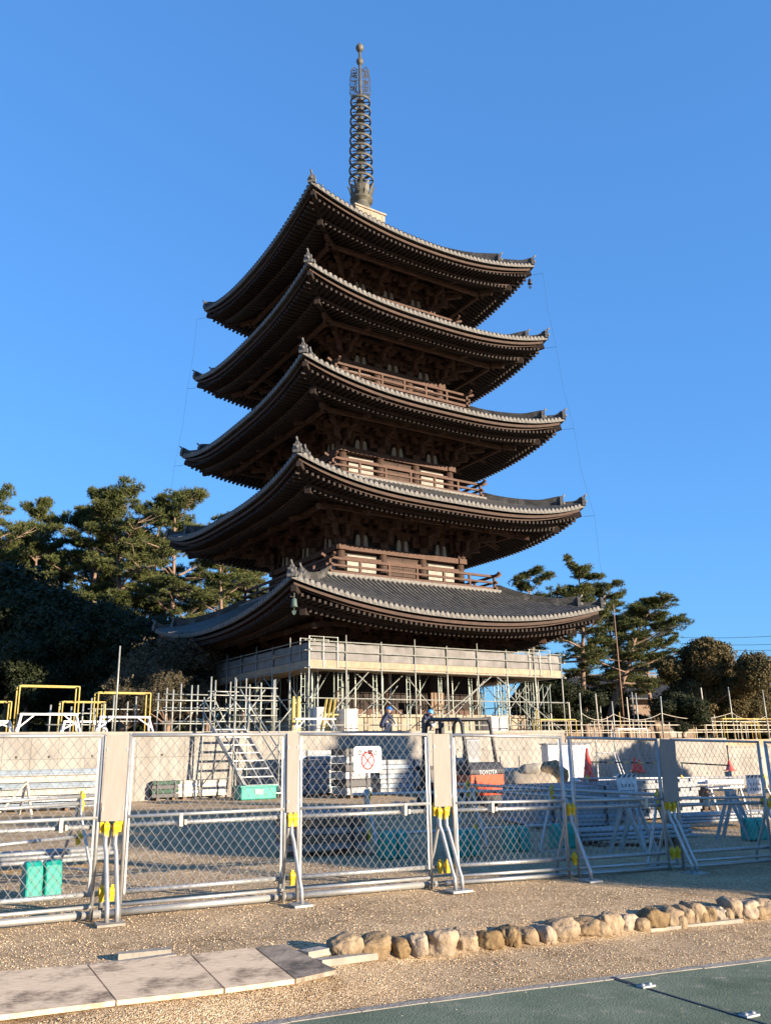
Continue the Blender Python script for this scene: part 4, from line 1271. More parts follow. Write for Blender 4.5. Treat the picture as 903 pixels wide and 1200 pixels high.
# long steel planks stacked on the left, before the wall
a, c = at(-60, 934, 25.6), at(112, 932, 27.4)
for q in (a, c): q.z = gz(q.x, q.y)
dirv = (c - a).normalized(); L = (c - a).length; rz = math.atan2(dirv.y, dirv.x)
names_c = ['blue-grey', 'pale', 'cream', 'blue-grey', 'cream', 'blue-grey']
for i, cn in enumerate(names_c):
    m = {'blue-grey': sheet_blue, 'pale': white_p, 'cream': sheet_cream}[cn]
    mb = MB(); mb.box((L / 2, .4, .09), (L, .85, .15)); mb.box((L / 2, -.03, .09), (L - .02, .03, .05)); mb.box((L / 2, -.035, .145), (L - .01, .03, .02))
    o = mb.build('steel_plank', m); o.location = (a.x, a.y, a.z + .08 + .19 * i); o.rotation_euler = (0, 0, rz)
    tag(o, f'long {cn} plank bundle, {("lowest", "second", "third", "fourth", "fifth", "topmost")[i]} of the stack by the left wall', 'plank', 'plank bundles by the left wall')
for i in range(2):
    mb = MB(); mb.box((L * (.3 + .5 * i), .4, .035), (.1, .9, .07)); mb.box((L * (.3 + .5 * i), .4, .074), (.07, .86, .006)); o = mb.build('timber_bearer', timber_dk); o.location = a; o.rotation_euler = (0, 0, rz); tag(o, ('left', 'right')[i] + ' timber bearer under the stacked planks by the left wall', 'timber')
def a_trestle(label, p, rz, w=1.2, h=.95, m=sheet_cream):
    t = thing('steel_trestle', label, 'trestle', p, rz)
    mb = MB(); mb.box((0, 0, h), (w, .08, .08)); mb.build('beam', m, t)
    for sx in (-1, 1):
        for sy in (-1, 1):
            mb = MB(); mb.bar((sx * w * .42, sy * .3, 0), (sx * w * .38, 0, h), .06, .06); mb.build('leg', m, t)
    mb = MB(); mb.bar((-w * .4, -.28, .1), (w * .36, -.02, h - .1), .04, .04); mb.build('brace', m, t)
    return t
p = at(12, 938, 25.0); p.z = gz(p.x, p.y); a_trestle('cream trestle with braced legs before the stacked planks on the left', p, rz + .5)

def bundle(label, p, rz, w, d, h, n, m, m2=None, cat='stack', gap=.25, name='panel_stack'):
    """strapped stack of flat panels or pipes on bearers: ONE thing with panels as parts"""
    t = thing(name, label, cat, p, rz)
    lh = h / n
    mb = MB()
    for i in range(2): mb.box((-w * .3 + w * .6 * i, 0, .04), (.1, d, .08))
    mb.build('bearer', timber_dk, t)
    r = random.Random(int(abs(p.x) * 100))
    for i in range(n):
        mb = MB(); dx = r.uniform(-.03, .03)
        mb.box((dx, r.uniform(-.02, .02), .08 + lh * (i + .5)), (w, d, lh * (1 - gap))); mb.box((dx, 0, .08 + lh * (i + .95)), (w * .97, d * .97, lh * .12))
        mb.build('panel', m if (i % 2 or not m2) else m2, t)
    mb = MB()
    for x in (-w * .33, w * .33): mb.box((x, -d / 2 - .03, .08 + h / 2), (.05, .008, h)); mb.box((x, 0, .09 + h), (.05, d + .04, .008))
    mb.build('strap', black_p, t)
    return t
def fit(u0, u1, vb, vt, depth_add=0):
    a, c = G(u0, vb), G(u1, vb)
    p = (a + c) / 2
    z = at((u0 + u1) / 2, vt, p.y).z
    return p, (c - a).length, z - p.z
p, w, h = fit(348, 404, 933, 882); bundle('tall stack of blue-grey scaffold panels in shade left of the sign', p + FN * -.6, PHI, w, 1.2, h, 9, sheet_blue, sheet_grey)
p, w, h = fit(404, 436, 935, 880); bundle('dark stack of panels standing behind the white sign', p + FN * -.6, PHI, w, 1.1, h, 6, black_p, sheet_grey)
p, w, h = fit(440, 497, 932, 893); bundle('lower stack of blue-grey panels right of the white sign', p + FN * -.6, PHI, w, 1.2, h, 7, sheet_blue, sheet_grey)
p, w, h = fit(206, 262, 936, 917); bundle('small stack of white slats on the gravel left of the stairs', p + FN * -.5, PHI, w, .9, h, 5, white_p, sheet_cream)
p, w, h = fit(180, 208, 938, 918); bundle('low dark green bundle beside the white slats', p + FN * -.5, PHI, w, .8, h, 4, mat('dark_green_net', (.03, .07, .045), .8), black_p)
p, w, h = fit(150, 180, 936, 922); bundle('small pale bundle of boards at the left of the green one', p + FN * -.5, PHI, w, .8, h, 3, sheet_cream)
p, w, h = fit(648, 744, 972, 926); bundle('broad stack of blue-grey steel sheets in shade on the right', p + FN * -1.2, .2, w, 2.4, h, 10, sheet_grey, sheet_blue, gap=.12); stk_top = p.z + .08 + h; stk_p = p
p, w, h = fit(332, 440, 1003, 958); bundle('stack of brown timbers in shade behind the fence', p + FN * -.4, .35, w * .9, .8, h, 5, timber_dk, mat('grey_timber', (.22, .20, .19), .8, var=.3))
p, w, h = fit(598, 662, 930, 902); bundle('pile of white boards beside the rubble', p + FN * -.6, PHI, w, 1.2, h, 6, white_p, sheet_cream)
# teal container in front of the stairs
p, w, h = fit(283, 324, 937, 922)
t = thing('crate', 'low teal plastic crate on the gravel at the foot of the stairs', 'crate', p, PHI)
mb = MB(); mb.box((0, .3, h / 2), (w, .6, h)); mb.build('crate_body', teal, t, bevel=.04)
mb = MB(); mb.box((0, -.012, h * .6), (.3, .02, h * .35)); mb.build('crate_label', sheet_cream, t)
mb = MB(); mb.box((0, .3, h + .02), (w + .06, .66, .05)); mb.build('rim', teal, t)
# white cabinet
p = at(668, 908, 37.0); zt_ = at(680, 872, 37.0).z; gy = gz(p.x, p.y)
t = thing('white_cabinet', 'big plain white cabinet standing against the wall, sunlit on its right side', 'cabinet', (p.x, p.y, gy), .05)
hh = zt_ - gy
mb = MB(); mb.box((0, .6, hh / 2), (1.8, 1.2, hh)); mb.build('cabinet_body', white_p, t, bevel=.03)
mb = MB(); mb.box((0, .6, hh + .03), (1.9, 1.3, .06)); mb.build('cabinet_top', sheet_grey, t)
mb = MB(); mb.box((0, -.012, hh / 2), (.02, .02, hh * .9)); mb.build('door_gap', sheet_grey, t)
# rubble
def rock(name, p, r, sc, seed, m, label=None, cat=None, group=None, parent=None, sub=3, rough=.28):
    bm = bmesh.new(); bmesh.ops.create_icosphere(bm, subdivisions=sub, radius=1)
    rn = random.Random(seed); o_ = Vector((rn.uniform(0, 50), rn.uniform(0, 50), rn.uniform(0, 50)))
    for v in bm.verts:
        n = v.co.normalized()
        k = 1 + rough * noise.noise(n * 1.1 + o_) + rough * .45 * noise.noise(n * 2.7 + o_) + .05 * noise.noise(n * 7 + o_)
        # squarish shoulders
        q = Vector((math.copysign(abs(n.x) ** .78, n.x), math.copysign(abs(n.y) ** .78, n.y), math.copysign(abs(n.z) ** .78, n.z)))
        v.co = Vector((q.x * sc[0], q.y * sc[1], q.z * sc[2])) * r * k
    me = bpy.data.meshes.new(name); bm.to_mesh(me); bm.free()
    me.materials.append(m); me.polygons.foreach_set('use_smooth', [True] * len(me.polygons))
    o = bpy.data.objects.new(name, me); COL.objects.link(o); o.location = p
    if parent: o.parent = parent
    return tag(o, label, cat, group)
p = at(620, 915, 30); p.z = gz(p.x, p.y)
rock('rubble_rock', p + Vector((0, 0, .45)), .8, (1.1, .8, .75), 5, stone_lt, 'largest brown boulder of the rubble beside the forklift', 'rock')
rock('rubble_rock', p + Vector((.75, .2, .75)), .6, (.9, .8, .9), 9, M_boulder, 'broken brown rock leaning on top of the rubble', 'rock')
rock('rubble_rock', p + Vector((.05, -.25, 1.02)), .34, (1, .7, .6), 12, M_conc2, 'whitish lump lying on the rubble boulder', 'rock')
rock('rubble_rock', p + Vector((1.2, -.2, .25)), .45, (1.2, .8, .7), 15, M_boulder, 'small brown rock at the right foot of the rubble', 'rock')

# forklift
p = at(534, 944, 25.0); p.z = gz(p.x, p.y)
fl = thing('forklift', 'orange and black forklift truck with roof guard parked behind the fence', 'forklift', p, 0)
FX = Vector((-.62, .785, 0))                          # driving direction, away and to the left
fl.rotation_euler = (0, 0, math.atan2(FX.y, FX.x)); fl.scale = (1.18,) * 3
mb = MB(); mb.xf = None
mb.prism([(-1.05, .22), (-1.12, .45), (-1.12, .86), (-1.0, 1.02), (-.35, 1.02), (-.30, .62), (.55, .58), (.62, .22)], (0, 0, 0), (1, 0, 0), (0, 0, 1), (0, 1, 0), 1.08)
mb.build('chassis', orange_p, fl, bevel=.05)
mb = MB(); mb.prism([(-1.14, .80), (-1.14, .92), (-1.02, 1.08), (-.32, 1.08), (-.28, .94), (-.5, .90), (-.62, .80)], (0, 0, 0), (1, 0, 0), (0, 0, 1), (0, 1, 0), 1.10); mb.build('engine_hood', black_p, fl, bevel=.04)
mb = MB(); mb.prism([(-1.135, .16), (-1.135, .36), (-.62, .36), (-.62, .16)], (0, 0, 0), (1, 0, 0), (0, 0, 1), (0, 1, 0), 1.09); mb.build('counterweight', black_p, fl, bevel=.03)
mb = MB(); text_mb('TOYOTA', .14, mb, (-1.146, .30, .815), (0, -1, 0), (0, 0, 1)); mb.build('lettering', white_p, fl)
for sy in (-1, 1):
    mb = MB(); mb.path([(-.95, sy * .46, 1.0), (-.80, sy * .46, 1.95), (-.70, sy * .46, 2.06), (.35, sy * .46, 2.08), (.45, sy * .46, 2.0), (.62, sy * .46, 1.0), (.55, sy * .46, .55)], .04, 8); mb.build('roof_pillar', black_p, fl)
mb = MB()
for i in range(7): mb.bar((-.72 + i * .18, -.46, 2.07), (-.72 + i * .18, .46, 2.07), .03, .05)
mb.build('roof_guard', black_p, fl)
mb = MB(); mb.box((-.42, 0, 1.12), (.46, .48, .14)); mb.prism([(-.62, 1.12), (-.50, 1.12), (-.58, 1.62), (-.70, 1.60)], (0, 0, 0), (1, 0, 0), (0, 0, 1), (0, 1, 0), .46); mb.build('seat', sheet_grey, fl, bevel=.04)
mb = MB(); mb.xf = lambda v: Matrix.Rotation(-.6, 3, 'Y') @ v + Vector((.18, 0, 1.28)); mb.lathe([(.19, -.015), (.205, 0), (.19, .015), (.175, 0)], n=20, closed=True); mb.bar((-.19, 0, 0), (.19, 0, 0), .025, .02); mb.xf = None; mb.tube((.2, 0, 1.27), (.42, 0, .7), .025, 6); mb.build('steering_wheel', black_p, fl)
for sy in (-1, 1):
    mb = MB(); mb.box((.74, sy * .28, 1.1), (.12, .09, 2.0)); mb.box((.81, sy * .2, 1.0), (.08, .07, 1.8)); mb.build('mast', black_p, fl)
mb = MB(); mb.box((.86, 0, .5), (.06, .95, .1)); mb.box((.86, 0, .95), (.06, .95, .1)); mb.build('carriage', black_p, fl)
for sy in (-1, 1):
    mb = MB(); mb.box((.92, sy * .3, .55), (.05, .12, .9)); mb.box((1.45, sy * .3, .12), (1.1, .12, .05)); mb.build('fork', steel_dl, fl)
for (x, y, r, w) in ((.42, .5, .32, .24), (.42, -.5, .32, .24), (-.72, .46, .25, .2), (-.72, -.46, .25, .2)):
    mb = MB(); mb.xf = lambda v, x=x, y=y, r=r: Vector((v.x + x, v.z + y, v.y + r)); mb.lathe([(r * .55, -w / 2), (r * .92, -w / 2), (r, -w * .3), (r, w * .3), (r * .92, w / 2), (r * .55, w / 2)], n=20)
    o = mb.build('wheel', rubber, fl)
    mb = MB(); mb.xf = lambda v, x=x, y=y, r=r: Vector((v.x + x, v.z + y, v.y + r)); mb.lathe([(r * .5, -w / 2 - .006), (r * .2, -w / 2 - .03), (r * .2, w / 2 + .03), (r * .5, w / 2 + .006)], n=14)
    mb.build('rim', sheet_cream, o)

# traffic cones, striped bar
def cone(label, p, h=.7):
    t = thing('traffic_cone', label, 'cone', p)
    mb = MB(); mb.lathe([(.15, .03), (.14, .06), (.03, h - .02), (.02, h)], n=16); mb.build('cone_body', red_p, t)
    mb = MB(); mb.box((0, 0, .016), (.38, .38, .032)); mb.build('base', red_p, t, bevel=.01)
    mb = MB(); mb.lathe([(.105, h * .33), (.106, h * .34), (.074, h * .56), (.073, h * .57)], n=16); mb.build('white_band', white_p, t)
pc = at(690, 915, 22.0); cone('tallest red traffic cone, beside the white cabinet', Vector((pc.x, pc.y, pc.z)), .78)
# the low pallet of boards the cone and the bars stand on
p = Vector((pc.x + .0, pc.y, 0)); gq = gz(p.x, p.y)
t = thing('pallet_stack', 'low grey stack of pallets under the tall red cone', 'pallets', (pc.x + 1.2, pc.y + .5, gq), PHI)
hq = pc.z - gq
for i in range(4):
    mb = MB()
    z0 = hq * i / 4
    for q in range(3): mb.box((0, -.5 + .5 * q, z0 + hq * .08), (3.6, .1, hq * .14))
    for q in range(9): mb.box((-1.68 + .42 * q, 0, z0 + hq * .195), (.34, 1.15, hq * .075))
    mb.build('pallet', sheet_grey, t)
def stand_at(u, v, Y): 
    q = at(u, v, Y); return q
for i, (u, v, lab, h) in enumerate(((744, 905, 'left of the two small red cones behind the striped sign', .50), (750, 906, 'right of the two small red cones behind the striped sign', .46), (855, 904, 'small red cone far right behind the white panel', .38))):
    Y = 33.0
    q = at(u, v, Y); gq = gz(q.x, q.y)
    t = thing('concrete_block', ('pale concrete block under the left small cone', 'pale concrete block under the right small cone', 'pale concrete block under the far right cone')[i], 'block', (q.x, q.y, gq), .3 * i)
    hb = q.z - gq
    mb = MB(); mb.box((0, 0, hb / 2), (.30, .30, hb)); mb.build('block_body', M_conc2, t, bevel=.03)
    mb = MB(); mb.path([(-.1, 0, hb - .01), (-.1, 0, hb + .02), (.1, 0, hb + .02), (.1, 0, hb - .01)], .012, 5); mb.build('lifting_eye', steel_dl, t)
    cone(lab, Vector((q.x, q.y, q.z + .03)), h)
def striped_bar(label, p, q, r=.025):
    t = thing('striped_bar', label, 'bar', p); d = q - p; n = max(6, int(d.length / .35))
    for i in range(n):
        mb = MB(); mb.tube(d * (i / n), d * ((i + .985) / n), r, 8); mb.build('band', yellow_p if i % 2 == 0 else black_p, t)
    for f in (0.02, .98):
        e = d * f; g = gz(p.x + e.x, p.y + e.y) - p.z
        mb = MB(); mb.tube(e, (e.x, e.y, g), .022, 6); mb.lathe([(.16, 0), (.16, .04), (.03, .07)], (e.x, e.y, g), 12); mb.build('bar_stand', steel_dl, t)
striped_bar('yellow and black striped bar running beside the small cones', at(692, 893, 30), at(772, 894, 31.5))
striped_bar('yellow and black striped bar right of the plywood board', at(797, 894, 30), at(854, 897, 31))

# white rolls and blocks lying on trestles
def roll(label, u0, u1, v, Y, r, m=white_p):
    a, c = at(u0, v, Y), at(u1, v, Y)
    t = thing('white_roll', label, 'roll', a); d = c - a
    mb = MB(); mb.tube((0, 0, 0), d, r, 16); mb.build('roll_body', m, t)
    mb = MB(); dd = d.normalized(); mb.tube(-dd * .012, d + dd * .012, r * .42, 12); mb.build('core', timber_dk, t)
    for f in (.2, .8):
        q = a + d * f; g = gz(q.x, q.y)
        t2 = thing('roll_rest', label.replace('white roll', 'timber rest under the white roll') + (' at its left' if f < .5 else ' at its right'), 'rest', (q.x, q.y, g))
        hh_ = q.z - r - g
        mb = MB(); mb.box((0, 0, hh_ / 2), (.16, .4, hh_)); mb.box((0, 0, .03), (.3, .5, .06)); mb.build('rest_block', timber_dk, t2)
roll('white roll lying left of the striped sign', 668, 722, 918, 25.5, .16)
roll('white roll lying right of the striped sign', 744, 774, 918, 25.8, .15)
roll('grey-white roll just right of the plywood board', 799, 828, 918, 25.6, .15)
a, c = at(829, 925, 25.2), at(869, 926, 25.6); g = gz(a.x, a.y); top_ = at(829, 914, 25.2).z
t = thing('studded_board', 'white studded panel standing behind the right fence', 'panel', ((a.x + c.x) / 2, (a.y + c.y) / 2, g), .25)
w = (c - a).length
mb = MB(); mb.box((0, 0, (a.z + top_) / 2 - g), (w, .14, top_ - a.z)); mb.build('panel_face', white_p, t, bevel=.02)
mb = MB()
for i in range(9):
    for j in range(2): mb.box((-w * .45 + w * .9 * i / 8, -.075, a.z - g + (top_ - a.z) * (.3 + .4 * j)), (.03, .012, .03))
mb.build('stud', sheet_grey, t)
for sx in (-1, 1):
    mb = MB(); mb.bar((sx * w * .4, -.25, 0), (sx * w * .4, 0, a.z - g + .05), .05, .05); mb.bar((sx * w * .4, .25, 0), (sx * w * .4, 0, a.z - g + .04), .05, .05); mb.build('leg', steel_dl, t)

# striped notice signs hanging on the inner barricade
def striped_sign(label, u, v0, v1, Y, rz):
    c, b_ = at(u, v0, Y), at(u, v1, Y); h = c.z - b_.z; w = h * .98
    g = gz(c.x, c.y)
    t = thing('notice_sign', label, 'sign', (c.x, c.y, g), rz)
    z1, z0 = c.z - g, b_.z - g
    mb = MB(); mb.box((0, 0, (z0 + z1) / 2), (w, .03, h)); mb.build('sign_board', white_p, t)
    mb = MB()
    n = 4; sw = w / n
    for i in range(n):
        x = -w / 2 + sw * i
        mb.prism([(x + .02 * w, -h * .15), (x + .02 * w + sw * .5, -h * .15), (min(w / 2, x + sw * 1.0), -.005), (min(w / 2, x + sw * .5), -.005)], (0, -.019, z1), (1, 0, 0), (0, 0, 1), (0, -1, 0), .006)
    mb.build('stripes', black_p, t)
    mb = MB()
    r_ = random.Random(int(u))
    for row, (zz, n_) in enumerate(((.50, 4), (.24, 5))):
        for i in range(n_):
            x = -w * .36 + w * .72 * (i + .5) / n_; s_ = w * .055
            zc = z0 + h * zz
            mb.box((x, -.02, zc + s_), (s_ * 1.9, .006, s_ * .35)); mb.box((x, -.0201, zc - s_), (s_ * 1.7, .006, s_ * .4)); mb.box((x + r_.choice((-.5, 0, .5)) * s_, -.0202, zc), (s_ * .4, .006, s_ * 2.1))
            if r_.random() < .6: mb.box((x, -.0203, zc), (s_ * 1.5, .006, s_ * .3))
    mb.build('lettering', cloth_dk, t)
    for sx in (-1, 1):
        mb = MB(); mb.tube((sx * w * .42, .03, 0), (sx * w * .42, .03, z1 - .02), .016, 6); mb.build('leg', steel_dl, t)
striped_sign('white notice sign with black slanted stripes on top, left of the plywood board', 733, 907, 934, 19.5, .25)
striped_sign('white notice sign with black slanted stripes at the far right', 882, 908, 930, 20.5, .25)

# wheeled trestle frame standing before the shaded wall
a, c = at(700, 908, 38), at(735, 880, 38)
g = gz(a.x, a.y)
t = thing('pipe_trestle', 'slender pipe trestle with white foot plank before the shaded wall', 'trestle', (a.x, a.y, g), PHI)
H_ = at(722, 882, 38).z - g
for q in ((0, .35), (1.9, 1.55)):
    mb = MB(); mb.tube((q[0], 0, 0), (q[1], .3, H_), .03, 6); mb.build('leg', steel_dl, t)
mb = MB(); mb.tube((.3, .3, H_), (1.6, .3, H_), .03, 6); mb.tube((.35, .3, H_), (.35, .3, H_ + .9), .028, 6); mb.tube((1.5, .3, H_), (1.5, .3, H_ + .9), .028, 6); mb.build('rail', steel_dl, t)
mb = MB(); mb.box((1.6, -.1, .55), (1.3, .25, .12)); mb.tube((1.4, .3, H_), (1.4, -.05, .6), .025, 6); mb.build('foot_plank', white_p, t)

# pipes lying in piles
def pipe_pile(labels_word, p, rz, L_, rows, r=.03, grp=None):
    k = 0
    tot = sum(rows)
    for j, n in enumerate(rows):
        for i in range(n):
            mb = MB(); mb.tube((-L_ / 2, 0, 0), (L_ / 2, 0, 0), r, 8); mb.tube((-L_ / 2 - .004, 0, 0), (L_ / 2 + .004, 0, 0), r * .75, 8)
            o = mb.build('steel_pipe', steel_dl)
            q = Matrix.Rotation(rz, 3, 'Z') @ Vector((random.uniform(-.15, .15), (i - (n - 1) / 2) * r * 2.3, 0))
            o.location = p + q + Vector((0, 0, r + j * r * 1.9 + .01)); o.rotation_euler = (0, 0, rz + random.uniform(-.02, .02))
            tag(o, f'{ORD[i]} pipe from front, {("bottom", "middle", "top")[j]} layer, {labels_word}', 'pipe', 'pipes in ' + labels_word)
p = G(737, 990); bm1 = MB()
pipe_pile('the pipe pile behind the fifth fence panel', p + Vector((0, 0, .10)), .22, 2.2, (9, 8, 6), .034)
for i, dx in enumerate((-.7, .7)):
    mb = MB(); mb.box((0, 0, .05), (.1, .9, .1)); mb.box((0, 0, .103), (.06, .86, .006)); o = mb.build('timber_bearer', timber_dk); o.location = p + Vector((dx, .22 * dx, 0)); o.rotation_euler = (0, 0, .22); tag(o, ('left', 'right')[i] + ' bearer under the pipe pile behind the fifth fence panel', 'timber')
p = G(845, 968)
pipe_pile('the pipe pile behind the far right fence panel', p + Vector((0, 0, .10)), .3, 2.6, (9, 8, 7), .034)
p = G(40, 1030) + FN * -1.2
pipe_pile('the pipe pile behind the left fence panel', p + Vector((0, 0, .06)), FR, 2.4, (6, 5, 4), .03)

# inner single-pipe barricades with teal weights
def clamp(mb, c, ax, dn=Vector((0, 0, -1)), s_=1.0):
    c = Vector(c); ax = ax.normalized(); o_ = ax.cross(dn).normalized()
    prof = [(cos(a) * .052 * s_, sin(a) * .052 * s_) for a in [2 * pi * i / 10 for i in range(10)]]
    mb.prism(prof, c, o_, dn, ax, .075 * s_)
    mb.prism([(-.04 * s_, .02 * s_), (.04 * s_, .02 * s_), (.026 * s_, .13 * s_), (-.026 * s_, .13 * s_)], c, o_, dn, ax, .06 * s_)
    mb.prism([(-.02 * s_, -.03 * s_), (.02 * s_, -.03 * s_), (.02 * s_, -.085 * s_), (-.02 * s_, -.085 * s_)], c, o_, dn, ax, .04 * s_)
def barricade(label, p0, p1, z_pipes, n_st=2, dark=False):
    d = (p1 - p0); d.z = 0; L_ = d.length; dd = d.normalized(); rz_ = math.atan2(dd.y, dd.x)
    t = thing('pipe_barricade', label, 'barricade', p0, rz_)
    dz = (p1.z - p0.z)
    for z in z_pipes:
        mb = MB(); mb.tube((-.25, 0, z), (L_ + .25, 0, z + dz), .026, 8); mb.build('pipe', steel, t)
    for i in range(n_st):
        x = L_ * i / (n_st - 1); zb = dz * i / (n_st - 1)
        mb = MB()
        for sy in (-1, 1): mb.path([(x, sy * .03, zb + .97), (x, sy * .05, zb + .75), (x, sy * .34, zb + .06), (x, sy * .36, zb + .01)], .022, 6)
        mb.bar((x, -.36, zb + .02), (x, .36, zb + .02), .05, .03)
        mb.build('stand', steel, t)
        for z in z_pipes:
            mb = MB(); clamp(mb, (x + .03, 0, z + zb), Vector((1, 0, 0)), s_=.85); mb.build('clamp', yellow, t)
    return t
def weight(label, p, rz_, h=.40):
    t = thing('plastic_weight', label, 'weight', p, rz_)
    for sx in (-1, 1):
        x = sx * .105
        prof = [(-.15, 0), (.15, 0), (.16, .04), (.145, h * .6), (.11, h * .88), (.06, h), (-.06, h), (-.11, h * .88), (-.145, h * .6), (-.16, .04)]
        mb = MB(); mb.prism(prof, (x, 0, 0), (0, 1, 0), (0, 0, 1), (1, 0, 0), .19); mb.build('weight_half', teal, t, bevel=.022)
    mb = MB(); mb.tube((-.2, 0, h * .72), (.2, 0, h * .72), .03, 8); mb.build('grip_tube', steel_dl, t)
p0, p1 = G(-40, 1052), G(100, 1030)
barricade('pipe barricade with yellow clamps standing behind the left fence panel', p0 + FN * -1.0, p1 + FN * -1.0, (1.0, .90, .45))
weight('bright teal twin weight behind the left fence panel', G(47, 1052), FR + .1)
p0 = at(548, 958, 16.5); p0.z = gz(p0.x, p0.y); p1 = at(775, 1000, 13.2); p1.z = gz(p1.x, p1.y)
barricade('long pipe barricade slanting behind the forklift toward the plywood board', p0, p1, (.98, .88), 3)
p0 = G(430, 1000); p1 = G(664, 985)
barricade('low pipe barricade carrying the row of teal weights', p0, p1, (.28, .9), 3)
p0 = G(690, 962); p1 = G(900, 955)
barricade('pipe barricade with yellow clamps behind the right fence panels', p0, p1, (.98, .80), 3)
for u, v, lab in ((460, 1006, 'teal twin weight behind the fence panel with the sign'), (545, 1004, 'teal twin weight just right of the third plywood board'), (604, 998, 'teal twin weight standing middle behind the fourth panel'), (660, 994, 'teal twin weight behind the gap of fourth and fifth panels'), (884, 984, 'dim teal twin weight at the far right behind the fence')):
    weight(lab, G(u, v), .45 + random.uniform(-.2, .2))
for i, (u, v, lab) in enumerate(((742, 1000, 'steel sawhorse with splayed legs before the pipe pile'), (862, 982, 'steel sawhorse with splayed legs at the far right'))):
    a_trestle(lab, G(u, v), 1.0, .7, .85, steel_dl)

# ------------------------------------------------------------------ the mesh fence
def fy(x): return 10.55 + .515 * x + .004 * x * x
PANELS = [(-4.52, -2.96), (-2.72, -1.18), (-1.04, .47), (.77, 2.28), (2.42, 3.83), (4.06, 5.68), (5.86, 7.4), (7.6, 9.15)]
H_F = 1.78
words = ['first', 'second', 'third', 'fourth', 'fifth', 'sixth', 'seventh', 'eighth']
extra = ['at the left edge of the photo', 'between the first two plywood boards', 'carrying the white sign', 'before the forklift', 'before the stacked steel sheets', 'before the white studded panel', 'at the right edge', 'beyond the right edge']
ENDS = []
for i, (xa, xb) in enumerate(PANELS):
    pa, pb = Vector((xa, fy(xa), 0)), Vector((xb, fy(xb), 0))
    pa.z, pb.z = gz(pa.x, pa.y), gz(pb.x, pb.y)
    d = pb - pa; L_ = Vector((d.x, d.y)).length; sl = d.z / L_; rz_ = math.atan2(d.y, d.x)
    ENDS.append((pa, pb, rz_))
    t = thing('mesh_fence_panel', f'{words[i]} chain link fence panel from the left, {extra[i]}', 'fence panel', pa, rz_, 'mesh fence panels along the gravel')
    _tl = random.Random(i * 5 + 1); t.rotation_euler = (R(_tl.uniform(-.7, .7)), 0, rz_ + R(_tl.uniform(-.5, .5)))
    shear = lambda v, sl=sl: Vector((v.x, v.y, v.z + sl * v.x))
    for x in (0, L_):
        mb = MB(); mb.tube((x, 0, sl * x + (.0)), (x, 0, H_F + sl * x), .0185, 8); mb.build('post', steel, t)
    for nm, z, r in (('top_rail', H_F - .018, .0185), ('middle_rail', .955, .0185), ('bottom_rail', .125, .0185)):
        mb = MB(); mb.xf = shear; mb.tube((0.0, 0, z), (L_, 0, z), r, 8); mb.build(nm, steel, t)
    # thin edge flats that hold the mesh
    for x in (.035, L_ - .035):
        mb = MB(); mb.xf = shear; mb.bar((x, -.005, .22), (x, -.005, H_F - .05), .02, .004, (0, 1, 0)); mb.build('edge_flat', steel_dl, t)
    # clamped-on pipes: two slim ones, one thick one lying on the gravel
    for z, r, y in ((.868, .0245, .055), (.235, .0245, .055), (.045, .036 if i < 3 else .026, .07)):
        mb = MB(); mb.xf = shear; mb.tube((-.10, y, z), (L_ + .10, y, z), r, 10); mb.build('clamped_pipe', steel, t)
    mb = MB(); mb.xf = shear; x = .33 * L_ if i % 2 else .8 * L_
    mb.box((x, .02, .90), (.035, .09, .13)); mb.box((x + .05, .02, .875), (.02, .08, .05)); mb.build('bracket_clip', sheet_cream, t)
    # chain link: woven zigzag wires
    mb = MB(); mb.xf = shear
    z0, z1, x0, x1 = .235, H_F - .04, .03, L_ - .03
    pw, ph = .098, .125
    k = ph / pw
    for sg in (-1, 1):
        n = int((x1 - x0 + (z1 - z0) / k) / pw) + 2
        for q in range(n):
            # line x = xs + sg*(z-z0)/k
            xs0 = x0 + q * pw if sg < 0 else x0 - (z1 - z0) / k + q * pw
            ts = [0, z1 - z0]
            # clip in x
            lo, hi = 0.0, z1 - z0
            if sg > 0:
                lo = max(lo, (x0 - xs0) * k); hi = min(hi, (x1 - xs0) * k)
            else:
                lo = max(lo, (xs0 - x1) * k); hi = min(hi, (xs0 - x0) * k)
            if hi - lo < .02: continue
            m_ = max(1, int((hi - lo) / .3))
            pts = []
            for w_ in range(m_ + 1):
                z = lo + (hi - lo) * w_ / m_
                jx = .004 * noise.noise(Vector((q * .7, w_ * .9, i + sg)))
                pts.append((xs0 + sg * z / k + jx, sg * .003, z0 + z))
            mb.path(pts, .0026, 4, caps=False)
    mb.build('chain_link_mesh', wire, t)

